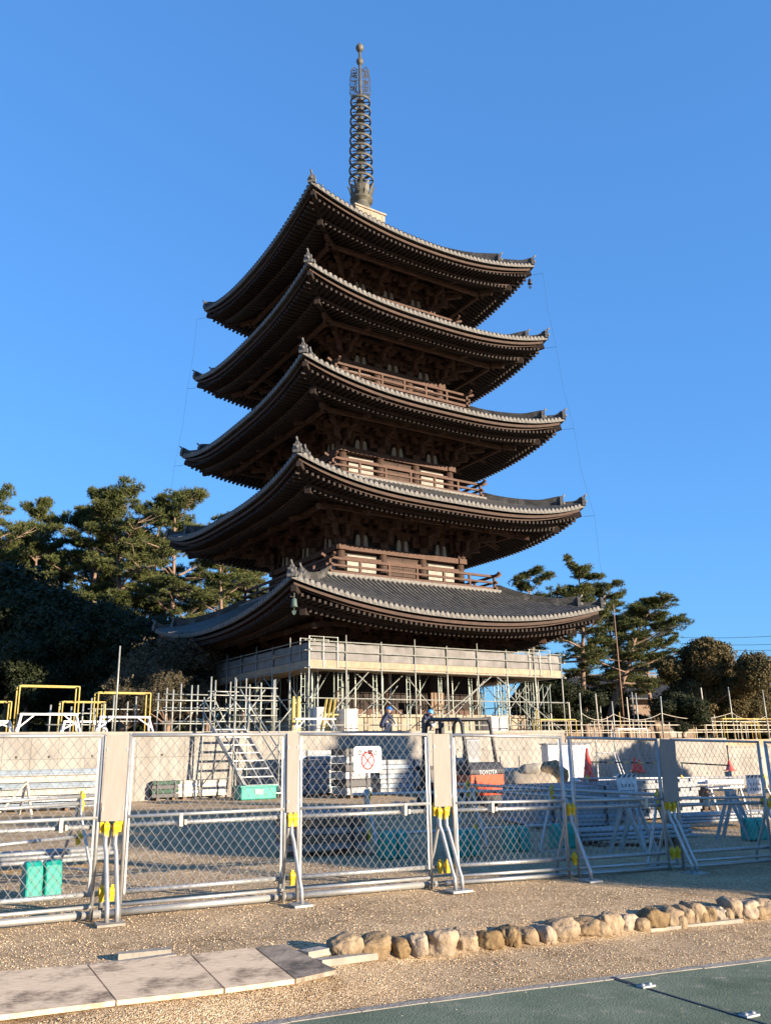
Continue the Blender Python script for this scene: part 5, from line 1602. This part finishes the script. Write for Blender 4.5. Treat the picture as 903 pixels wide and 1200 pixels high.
# stands in the gaps between panels
for i in range(7):
    pb, pa = ENDS[i][1], ENDS[i + 1][0]
    m_ = (pa + pb) / 2; m_.z = gz(m_.x, m_.y); gap = (pa - pb).length
    rz_ = ENDS[i][2]
    two = gap > .2
    t = thing('fence_stand', f'steel stand with bent legs and yellow clamps joining the {words[i]} and {words[i+1]} fence panels', 'fence stand', m_, rz_, 'steel stands between the fence panels')
    mb = MB(); mb.box((0, -.30, .012), (.26 if two else .20, .24, .022)); mb.build('base_plate', M_conc2 if i == 0 else steel_dl, t)
    offs = (-.05, .045) if two else (0.0,)
    for x in offs:
        mb = MB(); mb.path([(x, .0, .93), (x, -.02, .70), (x + .01, -.06, .62), (x + .02, -.24, .22), (x + .02, -.29, .14), (x + .02, -.30, .02)], .0225, 8); mb.build('front_leg', steel, t)
    mb = MB(); mb.path([(.0, .07, .93), (.0, .10, .70), (.0, .34, .16), (.0, .36, .0)], .0225, 8); mb.build('rear_leg', steel, t)
    for x in ((-.085, -.045, .045, .085) if two else (-.02, .04)):
        mb = MB(); clamp(mb, (x, .03 if abs(x) > .06 else -.01, .905 if abs(x) > .06 else .865), Vector((1, 0, 0)), s_=.72); mb.build('clamp', yellow, t)
    for x in ((-.05, .05) if two else (.02,)):
        mb = MB(); clamp(mb, (x, .0, .26), Vector((1, 0, 0)), s_=.72); mb.build('clamp', yellow, t)
    mb = MB(); mb.tube((-gap * .5, .055, .868), (gap * .5, .055, .868), .024, 8); mb.build('cross_tube', steel_dl, t)

# plywood boards covering the gaps
for n_, (i, w, lab) in enumerate(((0, .225, 'pale plywood board covering the first fence gap, widest and leftmost'), (1, .135, 'narrow pale plywood board in the second fence gap'), (2, .245, 'pale plywood board in the fence gap right of the white sign, dappled with shade'), (4, .29, 'shaded grey plywood board in the fence gap at the right'))):
    pb, pa = ENDS[i][1], ENDS[i + 1][0]; m_ = (pa + pb) / 2
    t = thing('plywood_board', lab, 'board', (m_.x, m_.y, (pa.z + pb.z) / 2 + .92), ENDS[i][2])
    t.rotation_euler = (R((-.6, .5, -.4, .7)[n_]), R((.5, -.4, .6, 2.0)[n_]), ENDS[i][2])
    mb = MB(); mb.box((0, -.03, .425), (w, .014, .85)); mb.build('board_face', M_board, t)
    mb = MB()
    for zz in (.12, .7):
        for sx in (-1, 1): mb.box((sx * (w / 2 - .012), -.04, zz), (.012, .008, .03))
    mb.build('wire_tie', steel_dl, t)

# the no-entry sign
pa, pb, rz_ = ENDS[2]
d = (pb - pa); sx_ = .505
sp = pa + d * sx_
sg = thing('no_entry_sign', 'white no entry sign with red crossed circle wired to the fence mesh', 'sign', (sp.x, sp.y, sp.z), rz_)
sw, sh, zc = .365, .30, 1.475
mb = MB(); c_ = .035
def rr(w, h, c, n=5):
    out = []
    for cx, cy, a0 in ((w / 2 - c, h / 2 - c, 0), (-w / 2 + c, h / 2 - c, 90), (-w / 2 + c, -h / 2 + c, 180), (w / 2 - c, -h / 2 + c, 270)):
        out += [(cx + c * cos(R(a0 + 90 * k / n)), cy + c * sin(R(a0 + 90 * k / n))) for k in range(n + 1)]
    return out
mb.prism(rr(sw, sh, .045), (0, -.030, zc), (1, 0, 0), (0, 0, 1), (0, -1, 0), .006); mb.build('sign_plate', white_p, sg)
red_ink = mat('red_ink', (0.50, 0.035, 0.03), 0.8, var=.05, spec=.1)
mb = MB()
cz, ra, rb = zc - .012, .088, .106
n = 40
for k in range(n):
    a0, a1 = 2 * pi * k / n, 2 * pi * (k + 1) / n
    mb.add([(ra * cos(a0), -.0352, cz + rb * sin(a0)), (ra * cos(a1), -.0352, cz + rb * sin(a1)), ((ra - .018) * cos(a1), -.0352, cz + (rb - .018) * sin(a1)), ((ra - .018) * cos(a0), -.0352, cz + (rb - .018) * sin(a0))], [(0, 1, 2, 3)])
mb.build('red_ring', red_ink, sg)
mb = MB()
for s_ in (-1, 1):
    mb.bar((-s_ * .058, -.0349 - .0003 * s_, cz - .07), (s_ * .058, -.0349 - .0003 * s_, cz + .07), .0006, .015, (1, 0, -.8 * s_))
mb.build('red_cross', red_ink, sg)
mb = MB(); wd = text_mb('立入禁止', .068, mb, (0, 0, 0), (1, 0, 0), (0, 0, 1), .0014)
for j, v in enumerate(mb.v): mb.v[j] = (v[0] - wd / 2, -.0358, v[2] + zc + .055)
mb.build('lettering', mat('black_ink', (.015, .012, .014), .9, spec=.05), sg)

# ------------------------------------------------------------------ stone border, plywood path, studs
rnd = random.Random(21)
s_len = (BP1 - BP0).length
pos, k = .12, 0
sizes = []
while pos < s_len + 1.6:
    w = rnd.choice((rnd.uniform(.15, .22), rnd.uniform(.20, .30), rnd.uniform(.28, .36))); sizes.append((pos + w / 2, w)); pos += w * .97
for k, (s_, w) in enumerate(sizes):
    q = BP0 + _bd * s_ - _bn * (.10 + rnd.uniform(-.02, .02))
    h = rnd.uniform(.16, .245) if k > 1 else .18
    zb = gz(q.x + _bn.x * .2, q.y + _bn.y * .2)
    o = rock('border_stone', (q.x, q.y, zb + h * .40), 1, (w * .52, rnd.uniform(.11, .15), h * .54), k * 7 + 3, M_boulder, sub=4, rough=.30)
    o.rotation_euler = (rnd.uniform(-.1, .1), rnd.uniform(-.14, .14), math.atan2(_bd.y, _bd.x) + rnd.uniform(-.15, .15))
    wd_ = 'broad' if w > .25 else ('slim' if w < .2 else 'middling'); ht_ = 'tall' if h > .22 else ('low' if h < .185 else 'rounded')
    o['tone'] = rnd.random()
    tag(o, f'{ORD[min(k, 29)]} stone from the left in the rough stone border, {wd_} and {ht_}', 'stone', 'stones of the rough border')
    if k % 2 == 1 and 5 < k:
        w2 = w * rnd.uniform(.5, .8)
        q2 = q + _bn * .09 + _bd * w * .3
        o = rock('filler_stone', (q2.x, q2.y, zb + .05), 1, (w2 * .5, .07, .08), k * 5 + 1, M_boulder, sub=2, rough=.2)
        tag(o, f'small low filler stone wedged at the foot of the {ORD[min(k, 29)]} border stone', 'stone', 'filler stones of the rough border')
_pp = [G(u, v) for u, v in ((-60, 1212), (394, 1150), (333, 1111), (-60, 1157), (135, 1179), (222, 1127))]
_pl = np.linalg.lstsq(np.array([[p.x, p.y, 1] for p in _pp]), np.array([p.z for p in _pp]), rcond=None)[0]
def ply(label, px4, m, th=.018):
    P4 = [G(u, v) for u, v in px4]
    for p in P4: p.z = _pl[0] * p.x + _pl[1] * p.y + _pl[2]
    c = sum(P4, Vector()) / 4
    mb = MB(); lift = .03
    top_ = [(p.x - c.x, p.y - c.y, p.z - c.z + lift + th) for p in P4]; bo_ = [(p.x - c.x, p.y - c.y, p.z - c.z + lift - .012) for p in P4]
    mb.add(bo_ + top_, [(3, 2, 1, 0), (4, 5, 6, 7), (0, 1, 5, 4), (1, 2, 6, 5), (2, 3, 7, 6), (3, 0, 4, 7)])
    # turn it so the grain runs along the path
    o = mb.build('plywood_sheet', m); o.location = c
    return tag(o, label, 'plywood sheet')
ply('weathered plywood sheet on the gravel at the lower left corner', [(-60, 1207), (135, 1180), (101, 1139), (-60, 1154)], M_floorply)
ply('weathered plywood sheet in the middle of the path with a cracked edge', [(137, 1179.7), (262, 1164.5), (222, 1125.5), (103, 1138.8)], M_floorply)
ply('pale plywood sheet second from the right end of the path', [(264, 1164.3), (345, 1154.5), (297, 1116.5), (224, 1125.3)], M_floorply)
ply('dark stained plywood sheet at the right end of the path', [(347, 1154.3), (394, 1148), (333, 1112), (299, 1116.3)], M_floorply_dk)
def edging(label, px, w, h):
    P_ = [G(u, v) for u, v in px]
    mb = MB()
    for p, q in zip(P_, P_[1:]): mb.bar((p.x, p.y, p.z + h / 2 - .01), (q.x, q.y, q.z + h / 2 - .01), w, h)
    tag(mb.build('concrete_edging', M_conc2), label, 'edging')
edging('thin concrete edging half buried along the left gravel', [(-40, 1149), (60, 1143), (140, 1133), (205, 1124)], .07, .05)
edging('short pale concrete edging piece above the plywood path', [(138, 1125), (200, 1119)], .09, .06)
edging('pale concrete slab end joining the stone border', [(356, 1121), (396, 1113)], .12, .05)
edging('thin pale concrete strip lying before the stones at the left', [(372, 1131), (438, 1122)], .10, .05)
edging('thin pale concrete strip lying before the stones at the right', [(760, 1092), (868, 1080)], .05, .04)
# joint and studs in the paving
j0, j1 = G(716, 1150), G(905, 1208)
mb = MB()
n = 14
for i in range(n):
    p, q = j0.lerp(j1, i / n), j0.lerp(j1, (i + 1) / n); wob = .004 * sin(i * 2.1)
    mb.bar((p.x, p.y + wob, gz(p.x, p.y) + .0265), (q.x, q.y - wob, gz(q.x, q.y) + .0265), .022 if i > 1 else .045, .006)
tag(mb.build('paving_joint', black_p), kind='structure')
for u, v, lab in ((757, 1161, 'flat pale metal stud on the paving joint, farther one'), (878, 1196, 'flat pale metal stud on the paving joint, nearer one')):
    p = G(u, v); t = thing('paving_stud', lab, 'stud', (p.x, p.y, p.z + .024), .5)
    mb = MB(); mb.box((0, 0, .008), (.13, .075, .016)); mb.build('stud_plate', steel_dl, t, bevel=.006)
    for x in (-.035, .035):
        mb = MB(); mb.lathe([(.018, .0), (.018, .022), (.012, .027), (.0, .028)], (x, 0, 0), 10); mb.build('bolt', steel_dl, t)

# loose pebbles on the gravel
ico = bmesh.new(); bmesh.ops.create_icosphere(ico, subdivisions=1, radius=1)
iv = np.array([v.co[:] for v in ico.verts], np.float32); ifc = np.array([[v.index for v in f.verts] for f in ico.faces], np.int32); ico.free()
rs = np.random.RandomState(4)
NP = 90000
Y_ = 4.9 + 11.0 * rs.rand(NP) ** 1.9
X_ = (rs.rand(NP) * 2 - 1) * (Y_ * .5 + .5) 
keep = np.ones(NP, bool)
def behind(p, q, sgn, m):
    pass
ex_, ey_ = e0.x, e0.y
dpav = (X_ - ex_) * en.x + (Y_ - ey_) * en.y
keep &= (dpav < -.09) | (rs.rand(NP) < .010 * np.exp(-np.clip(dpav, 0, 9) * 2.2))
# not on the plywood path
poly = [G(-60, 1212), G(394, 1150), G(333, 1111), G(-60, 1157)]
inside = np.ones(NP, bool)
for a_, b_ in zip(poly, poly[1:] + poly[:1]):
    inside &= ((b_.x - a_.x) * (Y_ - a_.y) - (b_.y - a_.y) * (X_ - a_.x)) > -.01
keep &= ~inside
X_, Y_, dp_ = X_[keep], Y_[keep], dpav[keep]
Z_ = np.array([gz(x, y) + (.022 if q > -.09 else gw(x, y)) for x, y, q in zip(X_, Y_, dp_)])
Rr = (.0026 + .0042 * rs.rand(len(X_)) ** 2.5) * (1 + np.clip((Y_ - 6) * .06, 0, .5))
S3 = Rr[:, None] * (np.array([1, 1, .65]) * (1 + .5 * (rs.rand(len(X_), 3) - .5)))
PV = iv[None] * (1 + .25 * (rs.rand(len(X_), len(iv), 1) - .5)) * S3[:, None, :] + np.stack([X_, Y_, Z_ + Rr * .35], 1)[:, None, :]
PF = ifc[None] + (np.arange(len(X_)) * len(iv))[:, None, None]
tag(npmesh('loose_pebbles', PV.reshape(-1, 3), PF.reshape(-1, 3), M_pebble), 'loose tan pebbles scattered over the gravel', 'gravel', kind='stuff')

# ------------------------------------------------------------------ trees
def limb_path(p, d, L_, n, rng, droop=0, wob=.12):
    pts = [Vector(p)]; d = Vector(d).normalized()
    for i in range(n):
        d = (d + Vector((rng.uniform(-wob, wob), rng.uniform(-wob, wob), rng.uniform(-wob, wob) - droop / n))).normalized()
        pts.append(pts[-1] + d * L_ / n)
    return pts

def needles(cent, rad_, flat, n_tuft, n_need, ln, wd, rs, up=.5):
    """tufts of needles spread through flattened pads"""
    cent = np.asarray(cent, np.float32); k = len(cent)
    T = np.repeat(cent, n_tuft, 0)
    rr_ = np.repeat(np.asarray(rad_, np.float32), n_tuft)
    o = rs.normal(size=(k * n_tuft, 3)); o /= np.linalg.norm(o, axis=1)[:, None]
    o *= (rs.rand(k * n_tuft, 1) ** .5) * rr_[:, None]; o[:, 2] *= flat
    T = T + o
    dirs = o / (np.linalg.norm(o, axis=1)[:, None] + 1e-6)
    dirs[:, 2] = dirs[:, 2] * .5 + up
    B = np.repeat(T, n_need, 0); Dv = np.repeat(dirs, n_need, 0) + rs.normal(size=(len(B), 3)) * .75
    Dv /= np.linalg.norm(Dv, axis=1)[:, None]
    s_ = np.cross(Dv, rs.normal(size=(len(B), 3))); s_ /= np.linalg.norm(s_, axis=1)[:, None]
    l_ = ln * (.6 + .8 * rs.rand(len(B), 1)); w_ = wd * (.7 + .6 * rs.rand(len(B), 1))
    V = np.stack([B - s_ * w_ / 2, B + s_ * w_ / 2, B + Dv * l_ + s_ * w_ * .22, B + Dv * l_ - s_ * w_ * .22], 1)
    return V.reshape(-1, 3), np.arange(len(B) * 4).reshape(-1, 4)

def pine_mesh(seed, h, spread, crown0=.38, n_br=26, lean=(0, 0), wob=.07, density=1.0, r0=None, one_side=None):
    rng = random.Random(seed); rs = np.random.RandomState(seed)
    mb = MB()
    d = Vector((lean[0], lean[1], 1)).normalized()
    n = 12
    pts = [Vector((0, 0, -.2))]
    for i in range(n):
        d = (d + Vector((rng.uniform(-wob, wob), rng.uniform(-wob, wob), .06))).normalized()
        pts.append(pts[-1] + d * h / n)
    r0 = r0 or h * .020
    mb.path(pts, [r0 * (1.25 if i == 0 else 1) * (1 - .86 * i / n) for i in range(n + 1)], 9)
    cents, rads = [], []
    for b in range(n_br):
        if rng.random() < .12 and b < n_br - 6: continue
        nt_ = max(5, int(n_br / 3.4))
        g0 = (b + rng.uniform(0, .5)) / n_br
        g0 = .65 * (round(g0 * nt_) / nt_) + .35 * g0 + rng.uniform(-.012, .012)          # branches stand in tiers
        f = min(.985, crown0 + (1 - crown0) * max(0, g0))
        i = f * n; i0 = min(n - 1, int(i)); p = pts[i0].lerp(pts[i0 + 1], i - i0)
        a = b * 2.4 + rng.uniform(-.5, .5)
        g = (f - crown0) / (1 - crown0)
        L_ = spread * (1.0 - .72 * g ** 1.5) * (.55 + .45 * min(1, g * 4 + .3)) * rng.uniform(.42, 1.22)
        dr = Vector((cos(a), sin(a), rng.uniform(-.15, .40) + .35 * g))
        bp = limb_path(p, dr, L_, 6, rng, droop=-.12 + .12 * (1 - g), wob=.16)
        rb = max(.02, r0 * .36 * (1 - .6 * g))
        mb.path(bp, [rb * (1 - .8 * q / 6) for q in range(7)], 5)
        for q in range(2, 7):
            for w in range(2 if q < 6 else 1):
                sd = Vector((-dr.y, dr.x, 0)).normalized() * rng.choice((-1, 1))
                l2 = L_ * rng.uniform(.12, .42) * (1.0 if q < 6 else .4)
                e = bp[q] + (sd * rng.uniform(.6, 1) + dr.normalized() * .5 + Vector((0, 0, rng.uniform(.0, .35)))) * l2
                mb.path([bp[q], (bp[q] + e) / 2 + Vector((0, 0, -.05 * l2)), e], [rb * .35, rb * .26, rb * .12], 4, caps=False)
                cents.append(e); rads.append(rng.uniform(.20, .52) * (h / 15) ** .5)
                if rng.random() < .45: cents.append((bp[q] + e) / 2 + Vector((0, 0, .12))); rads.append(rng.uniform(.16, .36) * (h / 15) ** .5)
    for q in range(4):
        cents.append(pts[-1] + Vector((rng.uniform(-.4, .4), rng.uniform(-.4, .4), rng.uniform(-.6, .2)))); rads.append(.5)
    trunk = mb
    V, Fq = needles([c[:] for c in cents], np.array(rads) * 1.12, .46, int(23 * density), 9, .20, .037, rs)
    return trunk, V, Fq

def leaf_cloud(seed, lobes, n, size, flat=1.0):
    """leaves in clumps on and inside the shells of overlapping lobes"""
    rs = np.random.RandomState(seed)
    Vs = []
    for (cx, cy, cz, rx, ry, rz_) in lobes:
        m = max(30, int(n * (rx * ry * rz_) ** .667))
        u = rs.normal(size=(m, 3)); u /= np.linalg.norm(u, axis=1)[:, None]
        ph = rs.rand(3) * 9
        bump = 1 + .16 * np.sin(u[:, 0] * 5 + ph[0]) * np.sin(u[:, 1] * 6 + ph[1]) + .12 * np.sin(u[:, 2] * 9 + ph[2]) * np.sin(u[:, 0] * 8)
        rad_ = (.55 + .5 * rs.rand(m) ** .6) * bump
        c = u * rad_[:, None] * np.array([rx, ry, rz_]) + np.array([cx, cy, cz])
        k = 7
        cc = np.repeat(c, k, 0) + rs.normal(size=(m * k, 3)) * size * 1.1
        Vs.append((cc, np.repeat(u, k, 0)))
    C = np.concatenate([a for a, b in Vs]); U = np.concatenate([b for a, b in Vs])
    nrm = U + rs.normal(size=C.shape) * .8; nrm /= np.linalg.norm(nrm, axis=1)[:, None]
    t = np.cross(nrm, rs.normal(size=C.shape)); t /= np.linalg.norm(t, axis=1)[:, None]; b = np.cross(nrm, t)
    s_ = size * (.6 + .8 * rs.rand(len(C), 1))
    V = np.stack([C - t * s_, C - b * s_ * .55, C + t * s_, C + b * s_ * .55], 1).reshape(-1, 3)
    return V, np.arange(len(C) * 4).reshape(-1, 4)

def tree(name, label, trunk_mb, V, Fq, leafm, loc, rz=0, sc=1, group=None, crown='crown'):
    t = thing(name, label, 'tree', loc, rz, group); t.scale = (sc,) * 3 if not hasattr(sc, '__len__') else sc
    trunk_mb.build('trunk', bark, t)
    npmesh(crown, V, Fq, leafm, t)
    return t

def base_at(u, Y, z): 
    p = at(u, 860, Y); return Vector((p.x, p.y, z))
def height_for(u, vt, Y, z): return at(u, vt, Y).z - z

# left-hand pines:  u, v of the top, distance, spread, crown start, prototype
protoP = [pine_mesh(31, 16, 5.2, .36, 34, density=1.15), pine_mesh(47, 16, 4.3, .42, 30, wob=.09, density=1.1), pine_mesh(58, 16, 5.6, .34, 36, lean=(.10, -.05), density=1.15)]
LEFT = [(-12, 566, 84, .8, 0, 'pine at the far left edge with its crown cut off by the frame'),
        (30, 583, 92, .7, 1, 'slim pine with sky showing round its bare trunk, second from the left'),
        (80, 566, 88, .8, 1, 'tall dark pine third from the left, with thin double trunk'),
        (146, 556, 84, .95, 0, 'tallest pine with a full crown before the left sky'),
        (196, 572, 88, .85, 2, 'sunlit pine touching the tip of the second roof'),
        (240, 598, 96, .9, 0, 'pine whose top peeps above the second roof'),
        (112, 592, 96, .9, 2, 'dim pine filling the gap behind the tallest one'),
        (52, 606, 98, 1.0, 0, 'distant dark pine behind the slim one'),
        (172, 588, 100, .9, 1, 'dark pine standing behind the tallest and the sunlit pine'),
        (8, 618, 96, 1.1, 2, 'low spreading pine at the left border behind the first pine'),
        (262, 640, 80, 1.1, 2, 'yellowish sunlit pine between the two lowest roofs'),
        (300, 655, 86, .9, 1, 'pine close behind the balcony of the second storey')]
first = {}
for i, (u, vt, Y, wsc, pi_, lab) in enumerate(LEFT):
    z0 = ZT - .3; h = height_for(u, vt, Y, z0); p = base_at(u, Y, z0); s_ = h / 16.6
    if pi_ not in first:
        tm, V_, F_ = protoP[pi_]
        o = tree('pine_tree', lab, tm, V_, F_, pine_leaf, p, i * 1.3, (s_ * wsc, s_ * wsc, s_), 'pines left of the pagoda'); first[pi_] = o
    else: dup(first[pi_], p, i * 1.7 + .4, lab, (s_ * wsc, s_ * wsc, s_))
# dark evergreen undergrowth on the left
def broadleaf(seed, h, w, leafm, n=150, size=.16, name='broadleaf_tree', trunk_h=.35):
    rng = random.Random(seed)
    mb = MB(); tp = Vector((0, 0, h * trunk_h))
    mb.path([(0, 0, -.2), (rng.uniform(-.1, .1) * w * .3, .1, h * trunk_h * .5), tp], [h * .03, h * .024, h * .02], 8)
    lobes = []
    for q in range(17):
        a = q * 2.4 + rng.uniform(-.4, .4); rr_ = w * (.10 + .37 * ((q % 4) / 3)); z = h * (.36 + .48 * rng.random()) if q else h * .72
        cx, cy = rr_ * cos(a) * rng.uniform(.7, 1.15), rr_ * sin(a) * rng.uniform(.7, 1.15)
        z *= 1 - .18 * (math.hypot(cx, cy) / (w * .5)) ** 2
        lr = w * rng.uniform(.09, .22)
        lobes.append((cx, cy, z, lr, lr, lr * rng.uniform(.62, .85)))
        mb.path([tp, Vector((cx * .45, cy * .45, (tp.z + z) / 2)), Vector((cx, cy, z))], [h * .014, h * .009, h * .003], 5)
    lobes.append((0, 0, h * .8, w * .22, w * .22, h * .16))
    V_, F_ = leaf_cloud(seed, lobes, n, size)
    return mb, V_, F_
bl = broadleaf(5, 9, 9, dark_leaf, 480, .115)
b0 = None
for i, (u, vt, Y, ws, lab) in enumerate(((5, 690, 63, 1.1, 'dark evergreen tree at the far left behind the yellow frame'), (62, 698, 65, 1.15, 'dark rounded evergreen under the slim pines on the left'), (120, 712, 64, 1.0, 'dark evergreen behind the leaning pine trunk'), (172, 725, 62, 1.0, 'dark evergreen left of the lowest roof tip'), (228, 730, 66, 1.1, 'dark evergreen below the tip of the lowest roof'), (30, 740, 59, .9, 'low dark evergreen bush behind the tall yellow frame'), (110, 752, 61, 1.0, 'low dark evergreen bush behind the lower yellow frame'), (-30, 660, 66, 1.2, 'dark evergreen mass at the left border of the photo'), (285, 745, 72, 1.2, 'dark evergreen hidden behind the scaffold on the left'))):
    z0 = ZT - .2; h = height_for(u, vt, Y, z0); p = base_at(u, Y, z0); s_ = h / 9.0
    if b0 is None: b0 = tree('evergreen_tree', lab, *bl, dark_leaf, p, .4, (s_ * ws, s_ * ws, s_), 'dark evergreens left of the pagoda')
    else: dup(b0, p, i * 1.9, lab, (s_ * ws, s_ * ws, s_))
# twiggy shrubs and a leaning trunk before them
tw = broadleaf(12, 4, 4.6, dry_leaf, 420, .045, trunk_h=.2)
t0 = None
for i, (u, vt, Y, ws, lab) in enumerate(((180, 762, 47, 1.1, 'twiggy pale shrub right of the thin pole'), (222, 748, 49, 1.15, 'twiggy pale shrub beside the left end of the scaffold'), (148, 790, 45, .9, 'low twiggy shrub behind the yellow frame near the pole'), (196, 782, 44, .9, 'low pale shrub before the leaning trunk'))):
    z0 = ZT - .1; h = height_for(u, vt, Y, z0); p = base_at(u, Y, z0); s_ = h / 3.9
    if t0 is None: t0 = tree('shrub', lab, *tw, dry_leaf, p, 0, (s_ * ws, s_ * ws, s_), 'twiggy shrubs left of the scaffold'); t0['category'] = 'shrub'
    else: dup(t0, p, i * 2.1, lab, (s_ * ws, s_ * ws, s_))
# right-hand pines
pr = pine_mesh(73, 16, 5.0, .40, 30, lean=(.02, 0), wob=.06, density=1.0)
Y = 58; u, vt = 687, 655; z0 = ZT2 - .2
h = height_for(u, vt, Y, z0); tree('pine_tree', 'pine with straight dark trunk just right of the scaffold', *pr, pine_leaf, base_at(u, Y, z0), 2.2, (h / 16.6 * .95, h / 16.6 * .95, h / 16.6), 'pines right of the pagoda')
pr2 = pine_mesh(91, 14, 5.4, .42, 30, lean=(.22, .05), wob=.16, density=1.05)
Y = 61; u, vt = 708, 692
h = height_for(u + 30, vt, Y, z0); tree('pine_tree', 'spreading pine with a curved leaning trunk on the right', *pr2, pine_leaf, base_at(u, Y, z0), .3, (h / 14.2 * 1.3, h / 14.2 * 1.3, h / 14.2), 'pines right of the pagoda')
Y = 68; u, vt = 738, 678
h = height_for(u, vt, Y, z0); d_ = dup(first[2], base_at(u, Y, z0), 2.9, 'pine with a wide crown between the curved pine and the low reaching one', (h / 16.6 * .95, h / 16.6 * .95, h / 16.6)); d_['group'] = 'pines right of the pagoda'
pr3 = pine_mesh(17, 14, 3.6, .55, 20, wob=.09, density=.8)
Y = 70; u, vt = 625, 662
h = height_for(u, vt, Y, z0); tree('pine_tree', 'sparse pine top showing between lowest roof and straight pine', *pr3, pine_leaf, base_at(u, Y, z0), 1.0, h / 14.3, 'pines right of the pagoda')
Y = 66; u, vt = 772, 715
h = height_for(u, vt, Y, z0); p3 = pine_mesh(23, 12, 4.6, .4, 24, lean=(.1, 0), density=1.0)
tree('pine_tree', 'low pine reaching over the tiled roof toward the round tree', *p3, pine_leaf, base_at(u, Y, z0), 2.0, h / 12.4, 'pines right of the pagoda')
# the round brown-green tree at the right
Y = 56; u, vt = 838, 746
h = height_for(u, vt, Y, z0)
rt = broadleaf(44, 8, 9.2, brown_leaf, 620, .10)
tree('broadleaf_tree', 'big rounded tree with olive and brown leaves at the right', *rt, brown_leaf, base_at(u, Y, z0), .8, (h / 8 * .92, h / 8 * .92, h / 8), None)
rt2 = at(884, 768, 59); rtree = [o for o in COL.objects if o.name.startswith('broadleaf_tree')][0]
dup(rtree, base_at(884, 59, z0), 2.6, 'lower olive-brown tree at the right border behind the big rounded one', (h / 8 * .6, h / 8 * .6, (rt2.z - z0) / 8))
# hedge bushes behind the right poles
b1 = None
for i, (u, vt, Y, ws, lab) in enumerate(((668, 800, 50, 1.0, 'dark bush right behind the scaffold end'), (712, 806, 64, 1.2, 'dark bush before the tiled building'), (800, 812, 52, 1.0, 'dark bush left of the round tree'), (912, 806, 60, 1.0, 'dark bush at the right border behind the poles'), (640, 792, 60, 1.0, 'dark bush half hidden by the scaffold end'))):
    z0 = ZT2 - .2; h = height_for(u, vt, Y, z0); p = base_at(u, Y, z0); s_ = h / 9.0
    d_ = dup(b0, p, i * 1.3 + .7, lab, (s_ * ws * 1.3, s_ * ws * 1.3, s_)); d_['group'] = 'dark bushes on the right terrace'; d_.name = 'evergreen_bush'; d_['category'] = 'bush'

# tiled building behind the right trees
p = base_at(735, 76, ZT2)
hb = thing('tiled_building', 'long low building with grey tiled roof behind the right pines', 'building', (p.x, p.y, ZT2), PHI - .25)
ridge_z = at(735, 793, 80).z - ZT2; eave_z = at(735, 818, 76).z - ZT2
wL = 16.0
mb = MB(); mb.box((0, 3, eave_z / 2), (wL - 2, 6, eave_z)); mb.build('wall', mat('brown_wall', (.17, .12, .085), .8, var=.25), hb)
mb = MB(); mb.box((5.2, -.02, eave_z * .52), (1.6, .1, eave_z * .8)); mb.build('plaster_wall', plaster, hb)
for i in range(5):
    x = -5.5 + 2.0 * i
    mb = MB(); mb.box((x, -.03, eave_z * .5), (1.2, .1, 1.1)); f_ = mb.build('window', timber_dk, hb)
    mb = MB(); mb.box((x, -.07, eave_z * .5), (1.0, .05, .9)); mb.build('pane', glass_dk, f_)
mb = MB()
def rf(s_):
    return lambda u, v: Vector(((u - .5) * wL, 3 + s_ * (4.4 - 4.4 * v), eave_z - .1 + (ridge_z - eave_z) * (v ** 1.15)))
mb.smooth = True
mb.grid(rf(-1), 4, 8); mb.grid(rf(1), 4, 8, True)
mb.smooth = False
n = 60
for i in range(n + 1):
    x = (i / n - .5) * wL
    pts = [rf(-1)(i / n, v / 5) + Vector((0, 0, .03)) for v in range(6)]
    mb.path(pts, .07, 5)
mb.box((0, 3, ridge_z - .02), (wL, .4, .35))
ro = mb.build('roof', tile, hb)
md = ro.modifiers.new('thick', 'SOLIDIFY'); md.thickness = .12
# overhead wires
for i, (v0, v1) in enumerate(((747, 741), (754, 752), (759, 760))):
    a, c = at(796, v0, 95), at(960, v1, 88)
    pts = [a.lerp(c, t / 8) - Vector((0, 0, .25 * (1 - (2 * t / 8 - 1) ** 2))) for t in range(9)]
    mb = MB(); mb.path(pts, .022, 4); tag(mb.build('overhead_wire', black_p), ('topmost', 'middle', 'lowest')[i] + ' of three thin overhead wires at the right edge', 'wire')

# far dark wood closing the view behind the pagoda terrace
FW = [(-62, 96, 13, 1.5), (-50, 100, 15, 1.4), (-38, 98, 13, 1.5), (-27, 102, 12, 1.5), (-15, 100, 10, 1.5), (22, 104, 7.5, 1.8), (34, 100, 8, 1.8), (46, 104, 8.5, 1.7), (58, 100, 8.5, 1.7)]
for i, (x, y, h, ws) in enumerate(FW):
    s_ = h / 9.0
    d_ = dup(b0, Vector((x, y, ZT2 - .45 * h)), i * 1.1, f'far dark evergreen in the background wood, {ORD[i]} from the left', (s_ * ws, s_ * ws, s_)); d_['group'] = 'far background evergreens'
# trees beside the view on the right, whose shade falls over the yard and the right end of the fence; the one behind the bushy tree is added to thicken it
for i, (x, y, h, w, lab) in enumerate(((20, 7.6, 7.3, 7.6, 'bushy evergreen standing right of the fence, outside the photo'), (30, 35.4, 6.1, 7.5, 'low evergreen beyond the right end of the wall, outside the photo'), (27.5, 1.4, 9.2, 8.2, 'unseen evergreen added behind the bushy one to thicken its shade'), (26, 20.6, 9.9, 7.0, 'narrow tall evergreen right of the yard, outside the photo'))):
    dup(b0, Vector((x, y, -.6)), i * 1.4 + .3, lab, (w / 9, w / 9, h / 9.0 * 1.05))
